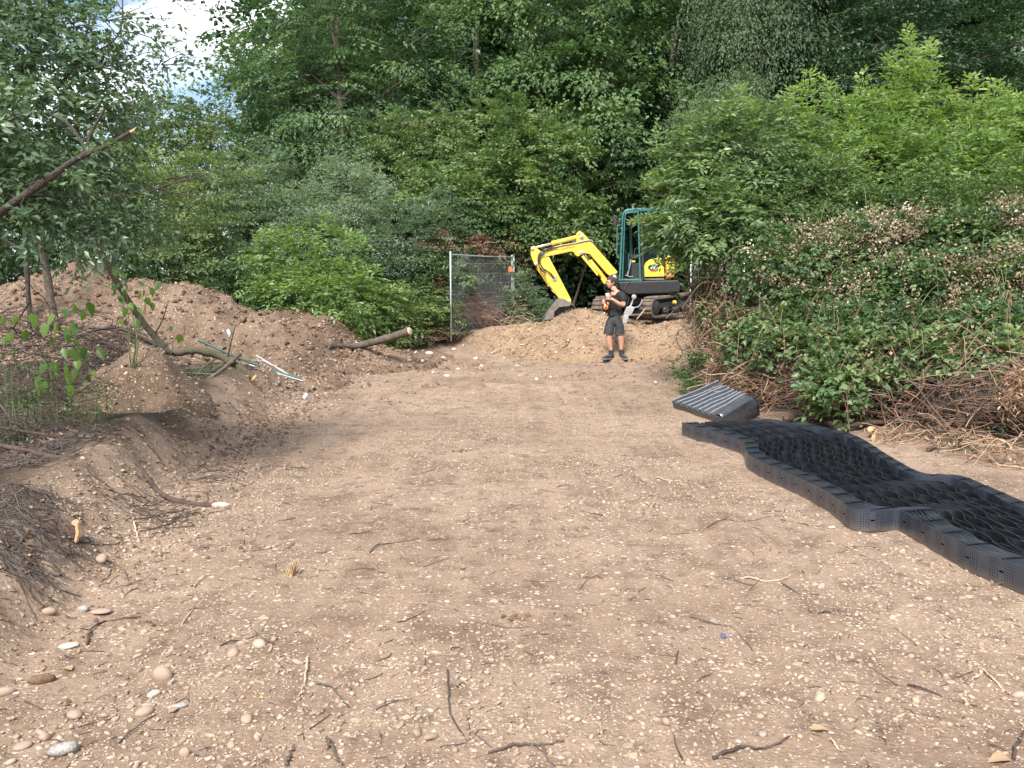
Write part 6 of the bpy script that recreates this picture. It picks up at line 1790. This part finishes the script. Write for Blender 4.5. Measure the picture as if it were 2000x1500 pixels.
bramble('trailing bramble with big fresh leaves hanging over the dry brush', 49, LB((1650, 690, 70, 35, 10.7), (1700, 720, 55, 30, 10.3), (1625, 745, 38, 42, 10.2), (1640, 800, 28, 22, 9.95)), 85, 6, 30, .58, .082, dry=90, cmat='cane_red')
bramble('low bramble leaves over the dry brush near the right edge', 50, LB((1790, 690, 70, 32, 10.2), (1870, 700, 70, 28, 9.9), (1960, 690, 60, 32, 9.7)), 75, 8, 34, .55, .075, dry=150, cmat='cane_dry')

bramble('scruffy bramble leaves mixed into the withered climber at the end of the hedge', 51, LB((1420, 560, 40, 70, 13.9), (1412, 640, 38, 50, 13.6), (1375, 705, 20, 30, 13.4)), 48, 10, 20, .45, .07, dry=120, cmat='cane_dry')
# ---------------- dry brush
def brush(label, seed, lobes, n, rmin, rmax, lmin, lmax, mats, zdir=.0, cat='brushwood', name='brushwood_pile', dry=0, flat=1.0, dtint=(0, 1), sides=4):
    rng = rng_of(seed)
    lb = np.asarray(lobes)
    c0 = lb[0, :3].copy(); c0[2] = gz(c0[0], c0[1])
    R = thing(name, label, cat, c0)
    mbs = [MB() for _ in mats]
    for k in range(n):
        l_ = lb[rng.integers(len(lb))]
        d = rand_dir(rng, 1)[0]
        c = l_[:3] + d * l_[3:6] * rng.random() ** .5
        u = rng.normal(0, 1, 3); u[2] = u[2] * .35 * flat + zdir; u = nrm(u)
        ln = rng.uniform(lmin, lmax)
        cv = rng.normal(0, .22 * ln, 3)
        pts = bez([c - u * ln / 2, c - u * ln * .1 + cv * .6, c + u * ln * .25 + cv * .4, c + u * ln / 2], 3)
        pts += rng.normal(0, ln * .008, pts.shape)
        g_ = surface(pts[:, 0], pts[:, 1]) + .005
        pts[:, 2] = np.maximum(pts[:, 2], g_)
        r = rng.uniform(rmin, rmax) * (1 if rng.random() < .9 else 1.8)
        mbs[rng.integers(len(mats))].tube(pts, np.linspace(r, r * .4, len(pts)), sides, cap=False)
    for m_, mt in zip(mbs, mats):
        if m_.n: tag(m_.build('dead_stems', M[mt], R), kind='stuff')
    if dry:
        ci = rng.integers(0, len(lb), dry); d = rand_dir(rng, dry)
        c = lb[ci, :3] + d * lb[ci, 3:6] * (rng.random(dry) ** .4)[:, None]
        c[:, 2] = np.maximum(c[:, 2], surface(c[:, 0], c[:, 1]) + .01)
        V, F, k = leaf_faces(c, rand_dir(rng, dry) - np.array((0, 0, .5)), rand_dir(rng, dry), rng.uniform(.03, .08, dry), rng.uniform(.012, .035, dry), 2, fold=.3)
        tag(mk('dry_leaves', V, F, M['dry'], R, tint=np.repeat(rng.uniform(dtint[0], dtint[1], dry), k), smooth=False), kind='stuff')
    return R
CD, CR, TW, TG = 'cane_dry', 'cane_red', 'twig', 'twig_grey'
brush('withered brown climber stems hanging at the left end of the hedge', 61, LB((1385, 570, 40, 70, 14.3), (1400, 640, 45, 55, 13.9), (1370, 690, 30, 40, 14.0), (1360, 620, 22, 50, 14.4)), 420, .0025, .006, .3, 1.0, (CD, TG, 'twig_pale', TW), zdir=-.9, dry=1500, cat='climber', name='withered_climber', dtint=(.1, .8))
brush('tangle of tan bramble canes around the folded geocell', 62, LB((1440, 690, 60, 40, 12.4), (1470, 745, 60, 40, 11.9), (1420, 730, 40, 35, 12.6), (1530, 760, 60, 40, 11.4)), 380, .003, .007, .3, 1.0, (CD, CD, CR, 'twig_pale'), dry=900, dtint=(.1, .7))
brush('dark heap of dead canes under the trailing bramble', 63, LB((1600, 770, 80, 45, 10.7), (1700, 780, 80, 45, 10.3), (1580, 730, 70, 40, 11.1), (1680, 740, 70, 40, 10.7)), 480, .003, .007, .3, 1.1, (CD, CR, TW, TG), dry=800, dtint=(0, .6))
brush('large heap of grey and reddish dead canes at the right edge', 64, LB((1830, 770, 90, 55, 9.7), (1930, 760, 80, 60, 9.3), (1990, 800, 70, 60, 8.9), (1880, 820, 90, 40, 9.2), (2050, 780, 80, 70, 9.0)), 430, .003, .008, .35, 1.3, (CD, CR, TG, TW), dry=900, dtint=(0, .6))
brush('scatter of straw coloured stalks and dry leaves below the right heap', 65, LB((1950, 880, 60, 22, 8.1), (1880, 860, 80, 18, 8.6), (2020, 900, 50, 25, 7.9), (1760, 850, 70, 12, 9.2)), 150, .0025, .006, .2, .7, ('twig_pale', CD, CD), dry=260, dtint=(.4, 1))
brush('hanging bundle of curled straw brown leaves at the right edge', 66, LB((1975, 780, 28, 42, 8.75), (1990, 740, 22, 30, 8.8)), 40, .003, .005, .25, .6, (CD,), zdir=-.8, dry=420, dtint=(.35, 1), name='withered_plant', cat='plant')
brush('heap of rusty dead brambles behind the fence panel', 67, LB((935, 600, 50, 34, 24.4), (965, 610, 36, 35, 24.8), (910, 625, 40, 26, 23.2)), 380, .006, .013, .5, 1.7, (CR, CD, CR), dry=900, dtint=(0, .45))
brush('rusty bramble stems between the willow and the fence post', 68, LB((850, 585, 30, 26, 22.0), (840, 550, 25, 20, 22.2)), 160, .005, .010, .4, 1.1, (CR, CD), dry=220, dtint=(0, .45))
brush('low brown brush along the bank left of the fence panel', 69, LB((800, 658, 70, 12, 20.9), (860, 650, 40, 16, 21.4)), 150, .005, .011, .3, .9, (CR, CD, TG), dry=160)
brush('pale dead sticks on the bank right of the fence panel', 70, LB((1015, 632, 22, 14, 23.6), (1005, 600, 12, 25, 24)), 60, .006, .012, .4, .9, (CD, 'twig_pale'), dry=80, dtint=(.3, 1))
# heavy fallen branches on the right
def stick3(pts, r0, r1, mat, label, name='branch', cat='branch', group=None, forks=(), n=5, sides=8, seed=1, endm=None):
    rng = rng_of(seed)
    c = bez(pts, n)
    mb = MB(); k = len(c)
    mb.tube(c, np.linspace(r0, r1, k) * (1 + .12 * rng.standard_normal(k)), sides)
    for t, d, ln, r in forks:
        i = int(t * (k - 1)); a = c[i]; d = nrm(np.asarray(d, float))
        mb.tube(bez([a, a + d * ln * .5 + rng.normal(0, .05 * ln, 3), a + d * ln + rng.normal(0, .08 * ln, 3)], 3), np.linspace(r, r * .35, 7), 5)
    if endm is None:
        return tag(mb.build(name, M[mat]), label, cat, group)
    R = thing(name, label, cat, c[-1], group)
    mb.build('stem', M[mat], R)
    q = MB(); d = nrm(c[-1] - c[-3]); q.cyl(c[-1] - d * .01, c[-1] + d * .025, r1 * 1.02, 10, r1 * .85); q.build('cut_end', M[endm], R)
    return R
stick3([GS(1530, 826, .05), GS(1590, 826, .06), P(1640, 832, GS(1640, 845)[1]), GS(1700, 836, .06), GS(1775, 832, .05)], .035, .028, 'bark_red', 'thick reddish fallen branch lying behind the geocell with torn orange ends', endm='wood_fresh', forks=[(.55, (.3, .2, .9), .16, .018), (.2, (-.2, .3, .6), .3, .012)])
stick3([P(1515, 710, 11.3), P(1540, 722, 11.2), P(1565, 716, 11.2), P(1580, 726, 11.1)], .018, .012, 'bark', 'curved grey bare branch sticking out of the low bramble')
stick3([P(1905, 745, 9.4), P(1950, 715, 9.3), P(1985, 706, 9.2), P(2010, 712, 9.2)], .024, .016, 'bark', 'stout forked grey branch on top of the right hand heap', forks=[(.5, (.2, -.1, -1), .3, .012)])
stick3([GS(1705, 862, .02), GS(1708, 850, .06), P(1700, 838, GS(1705, 858)[1])], .02, .03, 'wood_fresh', 'short chunk of split orange wood beside the geocell')
stick3([GS(1812, 884, .03), GS(1840, 876, .04), GS(1880, 873, .03)], .022, .014, 'bark', 'short grey barked branch on the bare strip behind the geocell')

# ---------------- left: near tree with leaning branches
def near_tree():
    rng = rng_of(81)
    base = P(-60, 900, 6.6)
    R = thing('sallow_tree', 'near grey green tree at the left edge with leaning broken branch', 'tree', (base[0], base[1], gz(base[0], base[1])))
    mb = MB()
    A = bez([P(-260, 640, 6.2), P(-90, 480, 6.0), P(0, 415, 5.9), P(80, 360, 5.8), P(150, 310, 5.8), P(205, 286, 5.8), P(255, 258, 5.8)], 6)
    mb.tube(A, np.linspace(.038, .012, len(A)) * (1 + .06 * rng.standard_normal(len(A))), 8)
    mb.build('branch', M['bark_dark'], R)
    q = MB(); d = nrm(A[-1] - A[-4]); q.tube([A[-1], A[-1] + d * .02, A[-1] + d * .045 + np.array((0, 0, .01))], [.011, .008, .002], 6); q.build('broken_tip', M['wood_fresh'], R)
    mb = MB()
    for pts, r0, r1 in (([P(168, 300, 5.8), P(178, 260, 5.8), P(205, 212, 5.8)], .014, .008), ([P(170, 296, 5.8), P(130, 240, 5.85), P(60, 220, 5.9), P(-30, 260, 6)], .011, .006),
                        ([P(60, 218, 5.9), P(20, 255, 5.8), P(-10, 268, 5.8)], .008, .004), ([P(92, 350, 5.8), P(70, 345, 5.7), P(40, 400, 5.6)], .007, .003),
                        ([P(-200, 560, 6.6), P(-60, 300, 6.8), P(60, 120, 7), P(110, -20, 7)], .06, .02), ([P(-60, 300, 6.8), P(80, 200, 6.8), P(150, 120, 6.8), P(180, 20, 6.9)], .022, .006),
                        ([P(150, 120, 6.8), P(230, 70, 6.8), P(240, -20, 6.8)], .009, .004), ([P(238, 60, 6.8), P(290, 72, 6.8), P(370, 112, 6.8)], .006, .002),
                        ([P(150, 300, 6.6), P(260, 375, 6.7), P(330, 360, 6.8), P(420, 335, 6.9)], .014, .004), ([P(300, 368, 6.8), P(360, 380, 6.8), P(395, 385, 6.8)], .007, .003),
                        ([P(60, 380, 6.2), P(150, 385, 6.3), P(260, 382, 6.4)], .010, .003), ([P(255, 258, 5.9), P(262, 220, 5.95), P(240, 180, 6)], .004, .002),
                        ([P(160, 400, 6.3), P(230, 380, 6.2), P(255, 440, 6.1)], .006, .002), ([P(150, 130, 6.8), P(200, 160, 6.8), P(290, 150, 6.7)], .006, .002),
                        ([P(0, 465, 6), P(30, 480, 6), P(55, 495, 5.9)], .012, .006)):
        c = bez(pts, 6); mb.tube(c, np.linspace(r0, r1, len(c)), 6)
    lob = LB((60, 120, 110, 110, 6.8, 1.0), (-60, 200, 120, 160, 6.6, 1.0), (60, 270, 110, 80, 6.4, .8), (110, 180, 80, 80, 6.8, .7), (140, 330, 90, 60, 6.7, .6), (100, 400, 110, 50, 6.6, .6), (60, 20, 120, 70, 6.9, .8), (-80, 380, 110, 90, 6.3, .8),
             (110, 60, 60, 60, 7, .5))
    V, F, t, O, cp = crown(rng, lob, 215, 7, 11, .20, .28, .06, .064, .032, droop=.4, dirz=-.05, inner=.85, zmin=-.9, kind=4, upn=.5, tint_mid=.48)
    mk('crown', V, F, M['near'], R, tint=t, smooth=False)
    for c in cp[::3]:
        l_ = lob[int(np.argmin([np.sum((np.array(q[:3]) - c) ** 2) for q in lob]))]
        limb(mb, rng, np.array(l_[:3]) + (c - np.array(l_[:3])) * .3, c + np.array((.03, 0, -.04)), .005, .0018, .12, 6, 4)
    # airy outer twigs against the sky and hanging in front of the scrub
    air = LB((120, 335, 80, 32, 5.45, .12), (40, 400, 60, 30, 5.5, .12), (250, 110, 70, 60, 7, .4), (320, 130, 50, 45, 7, .3), (230, 210, 60, 50, 6.8, .3), (260, 20, 70, 40, 7.1, .4), (370, 105, 35, 25, 7, .2), (380, 330, 70, 35, 7.0, .3), (300, 430, 60, 60, 6.9, .4), (210, 440, 70, 60, 6.6, .4))
    V, F, t, O, cp = crown(rng, air, 84, 5, 9, .15, .24, .04, .052, .024, droop=.4, inner=.9, zmin=-.9, kind=4, upn=.5, tint_mid=.5)
    mk('outer_foliage', V, F, M['near'], R, tint=t, smooth=False)
    for i, c in enumerate(cp):
        l_ = air[int(np.argmin([np.sum((np.array(q[:3]) - c) ** 2) for q in air]))]
        st = np.array(l_[:3]) - np.array((.22, 0, .08)) * (1 if i % 2 else .3)
        limb(mb, rng, st, c + rng.normal(0, .05, 3), .0042, .0014, .12, 7, 4)
    mb.build('twigs', M['bark_dark'], R)
near_tree()
def sap(pts, r0, r1, label, mat='bark', **k): return stick3(pts, r0, r1, mat, label, 'slim_trunk', 'tree', **k)
q = GS(110, 640); sap([q - np.array((0, 0, .1)), P(92, 540, q[1] - .1), P(80, 460, q[1] - .3), P(72, 380, q[1] - .4), P(90, 280, q[1] - .5)], .075, .045, 'upright slim trunk, thicker of the two in front of the long spoil heap', forks=[(.6, (-.5, -.2, 1), 1.4, .03), (.75, (.6, 0, 1), 1.2, .025)])
q = GS(60, 640); sap([q - np.array((0, 0, .1)), P(52, 520, q[1]), P(48, 440, q[1] - .1), P(40, 340, q[1] - .2)], .045, .03, 'upright slim trunk, thinner of the two in front of the long spoil heap', mat='bark_dark')
q = GS(496, 752)
YT = min(q[1], GS(375, 700)[1] - .2, GS(420, 705)[1] - .2, GS(335, 700)[1] - .2)
stick3([P(150, 400, YT - 1.2), P(185, 470, YT - 1.0), P(225, 545, YT - .7), P(262, 605, YT - .4), P(300, 655, YT - .2), P(335, 688, YT - .1), P(375, 684, YT - .1), P(420, 692, YT), P(458, 712, (YT + q[1]) / 2), q + np.array((0, 0, .08))],
       .036, .058, 'bark_moss', 'long leaning mossy trunk with a sawn end resting beside the long spoil heap', 'fallen_trunk', 'fallen tree', n=5, endm='wood_fresh',
       forks=[(.55, (-.9, -.2, .35), 1.1, .028), (.62, (-1, -.3, -.1), 1.4, .03), (.82, (-.5, -.3, -.5), .5, .02), (.86, (.3, -.2, .9), .5, .014), (.45, (.5, -.3, .9), .5, .015)])
stick3([P(335, 690, YT - .15), P(250, 648, YT - .4), P(200, 642, YT - .6), P(150, 660, YT - .8)], .028, .012, 'bark_dark', 'arched bare branch joining the leaning mossy trunk', seed=3)
stick3([P(470, 690, YT), P(430, 725, YT - .2), P(380, 755, YT - .5), P(345, 770, YT - .8)], .03, .016, 'bark', 'grey bare branch lying below the mossy trunk', seed=4, forks=[(.4, (-.9, -.2, .1), .6, .014)])
q = GS(690, 680)
stick3([GS(640, 682, .05), P(690, 677, q[1] - .1), P(745, 664, q[1] - .35), P(800, 647, q[1] - .6)], .055, .085, 'bark', 'fallen grey log lying at the foot of the elder with a pale sawn end', 'log', 'log', endm='twig_pale')
stick3([GS(738, 672), P(728, 650, 20.0), P(716, 632, 20.1)], .06, .03, 'bark_moss', 'short mossy stub of trunk behind the fallen log', 'stump', 'stump')

# undergrowth on the left: broad leaved saplings with separate big leaves
def broadleaf(label, seed, base_px, spots, Y, size, bent=True):
    rng = rng_of(seed)
    b = GS(*base_px)
    R = thing('broad_leaved_sapling', label, 'sapling', b)
    me = None; mb = MB()
    for (px, py) in spots:
        p = P(px, py, Y + rng.normal(0, .12))
        top = p + np.array((rng.normal(0, .02), .02, .05))
        base = top + nrm(b + np.array((0, 0, .35)) - top) * rng.uniform(.06, .22)
        if rng.random() < .16: base = b + rng.normal(0, .03, 3) * np.array((1, 1, 0))
        mb.tube(bez([base, (base + top) / 2 + rng.normal(0, .02, 3) + np.array((0, 0, .03)), top], 4), np.linspace(.0045, .002, 9), 5)
        L_ = size * rng.uniform(.75, 1.45)
        d = np.array((rng.normal(0, .35), rng.normal(0, .25) - .1, -1.0 + rng.normal(0, .25))); n_ = np.array((rng.normal(.1, .35), -1.0, .35 + rng.normal(0, .3)))
        V, F, k = leaf_faces(top[None], d[None], n_[None], L_, L_ * .68, 8, fold=-.12, droop=.12)
        mk('leaf', V, F, M['broad'], R, tint=np.full(len(F), np.clip(rng.normal(.5, .28), 0, 1)), smooth=True)
    mb.tube(bez([b - np.array((0, 0, .05)), b + np.array((.05, 0, .3)), b + np.array((.02, -.05, .65))], 5), np.linspace(.012, .006, 11), 6)
    tag(mb.build('stems', M['cane_green'], R), kind='stuff')
rng = rng_of(91)
sp = [(10, 630), (35, 628), (58, 622), (20, 660), (45, 655), (0, 670), (84, 640), (98, 622), (112, 640), (126, 650), (140, 640), (120, 612), (145, 605), (165, 600), (160, 618), (132, 664), (145, 672), (100, 668), (120, 690), (140, 690), (158, 700),
      (105, 715), (88, 718), (130, 725), (148, 730), (160, 745), (108, 738), (126, 742), (142, 762), (150, 712), (168, 688), (75, 745), (90, 755), (200, 690), (175, 735)]
broadleaf('bright broad leaved sapling in the dark undergrowth at the left', 92, (130, 800), sp, 8.3, .105)
sp = [(230, 520), (238, 540), (222, 532), (245, 570), (262, 580), (250, 600), (268, 608), (232, 585), (282, 560), (290, 590), (240, 610), (225, 565), (262, 632), (300, 600), (210, 560), (236, 632), (334, 646), (358, 662), (295, 570), (305, 560)]
broadleaf('sparse broad leaves growing against the leaning mossy trunk', 93, (262, 720), sp, 9.3, .085)
def herbs(label, seed, lobes, clumps, leaf, mat='herb', per=5, spray=7):
    rng = rng_of(seed); lb = np.asarray(lobes)
    V, F, t, O, cp = crown(rng, lobes, clumps, per, spray, .10, .12, .04, leaf, leaf * .55, droop=.1, dirz=.4, inner=.9, zmin=-.9, kind=4, tint_mid=.5)
    V[:, 2] = np.maximum(V[:, 2], surface(V[:, 0], V[:, 1]) + .005)
    c0 = lb[0, :3]; R = thing('undergrowth', label, 'undergrowth', (c0[0], c0[1], gz(c0[0], c0[1])))
    tag(mk('foliage', V, F, M[mat], R, tint=t, smooth=False), kind='stuff')
    mb = MB()
    for c in cp:
        g_ = gz(c[0], c[1]); mb.tube([(c[0] + rng.normal(0, .04), c[1], g_ - .02), (c[0], c[1], (g_ + c[2]) / 2), tuple(c)], [.004, .003, .002], 4, cap=False)
    tag(mb.build('stems', M['cane_green'], R), kind='stuff')
herbs('small leaved herbs between the broad leaved sapling and the small mound', 94, LB((60, 800, 90, 50, 8.0, .5), (150, 790, 60, 40, 8.4, .5), (40, 740, 60, 50, 8.2, .4), (200, 770, 30, 20, 8.8, .3)), 40, .030)
herbs('low herbs under the bent dark branches at the left edge', 95, LB((40, 900, 70, 50, 6.9, .5), (110, 880, 50, 40, 7.2, .4), (200, 905, 40, 25, 7.4, .3), (30, 840, 60, 40, 7.4, .4)), 26, .026)
herbs('weeds beneath the sawn end of the mossy trunk', 96, LB((410, 755, 30, 14, 12.2, .4), (390, 745, 20, 10, 12.5, .3)), 22, .04)
herbs('weed seedlings beside the geocell on the bare strip', 97, LB((1880, 870, 14, 7, 8.8, .15), (1945, 872, 10, 6, 8.8, .1)), 10, .035)
herbs('sprout of weeds beneath the hedge beside the folded geocell', 98, LB((1345, 740, 20, 16, 13.4, .2), (1320, 715, 18, 12, 14.6, .2), (1350, 760, 12, 10, 13.0, .15)), 26, .05)
herbs('tuft of grass at the foot of the small mound', 99, LB((270, 880, 12, 10, 8.4, .1),), 8, .05)
# dead undergrowth twigs on the left
brush('dark tangle of dead twigs behind the small mound', 71, LB((80, 720, 110, 70, 9.2, .6), (180, 690, 80, 60, 10.8, .6), (60, 640, 100, 50, 10.5, .6), (300, 720, 90, 36, 12.9, .5), (420, 760, 60, 20, 12.7, .3), (220, 680, 80, 50, 12.4, .5)), 640, .003, .007, .3, 1.3, (TW, 'bark_dark', TW), dry=900, dtint=(0, .4))
brush('tangle of bare grey twigs at the left edge by the bent branches', 72, LB((60, 880, 90, 60, 7.2, .5), (30, 960, 80, 50, 6.4, .5), (150, 940, 80, 30, 7, .4), (-40, 900, 90, 80, 6.8, .5), (110, 900, 60, 50, 6.9, .4)), 820, .002, .0045, .2, .9, (TW, TG, 'bark_dark'), dry=380, dtint=(0, .4))
brush('heap of thin dry twigs in the lower left corner beside the stones', 73, LB((30, 1060, 80, 40, 5.2, .35), (40, 1120, 70, 40, 4.7, .3), (10, 1180, 60, 30, 4.3, .25), (-60, 1120, 90, 70, 4.7, .4)), 560, .0014, .0036, .15, .6, (TW, TG, 'bark_dark'), dry=90, dtint=(0, .2), flat=.9)
brush('thin twigs strewn on the slope under the dark fallen branch', 74, LB((300, 990, 90, 14, 6.1, .3), (330, 1030, 60, 14, 5.9, .3), (420, 930, 70, 10, 6.7, .3), (120, 1130, 50, 20, 4.9, .2)), 120, .0016, .0035, .15, .6, (TW, 'bark_red', TW), flat=.25)
def bstick(px, r0, r1, mat, label, **k):
    pts = [P(a, b, Y) for a, b, Y in px]
    for p in pts: p[2] = max(p[2], gz(p[0], p[1]) + .005)
    return stick3(pts, r0, r1, mat, label, **k)
q = GS(425, 990)
bstick([(228, 858, 6.9), (262, 905, 6.75), (305, 955, 6.55), (335, 975, 6.45), (380, 985, q[1] + .05), (425, 990, q[1])], .013, .024, 'bark_red', 'dark fallen branch leaning down the slope with its thick end at the pale stone', forks=[(.02, (-.8, .1, .25), .5, .009), (.05, (0, -.05, -1), .35, .014)], seed=6)
bstick([(0, 835, 6.9), (95, 850, 6.9), (140, 880, 6.8), (147, 925, 6.7)], .014, .022, 'bark_red', 'bent dark branch dropping sharply to the ground at the left', seed=7)
bstick([(-10, 868, 6.6), (60, 890, 6.5), (110, 915, 6.4), (155, 955, 6.2)], .022, .016, 'bark_red', 'thickest dark branch sloping down in front of the bent one', seed=8)
bstick([(112, 870, 6.9), (160, 892, 6.9), (190, 915, 6.8)], .009, .016, 'bark_red', 'short broken branch with an orange torn tip at the foot of the small mound', seed=9)
bstick([(0, 1008, 5.4), (50, 1018, 5.4), (80, 1040, 5.3), (105, 1056, 5.2)], .016, .011, 'bark_red', 'curving branch on top of the lower left twig heap', seed=10)
bstick([(250, 740, 9.4), (258, 790, 9.2), (266, 850, 8.8), (270, 880, 8.7)], .004, .006, 'twig', 'thin upright dead stem standing on the small mound', seed=11)
bstick([(0, 790, 7.2), (40, 840, 7.1), (80, 865, 7), (125, 878, 7)], .006, .004, 'twig_grey', 'thin grey twig arching over the herbs at the left edge', seed=12)
# cut stump with fresh wood
q = GS(146, 1062)
R = thing('cut_stump', 'small cut stump with bright orange fresh wood on the left slope', 'stump', q)
mb = MB(); mb.tube([q + np.array((-.012, .03, -.03)), q + np.array((-.012, .03, .06)), q + np.array((-.004, .03, .125))], [.026, .024, .021], 9); mb.build('bark_stub', M['bark_red'], R)
mb = MB(); pr = [(-.02, .125), (.000, .135), (.018, .12), (.020, .05), (-.002, -.01), (-.010, .01), (.002, .06), (-.002, .10), (-.02, .108)]
mb.prism([q + np.array((a + .008, -.004, b)) for a, b in pr], np.array((0, .03, 0)), .003, 1); mb.build('fresh_wood', M['wood_fresh'], R)
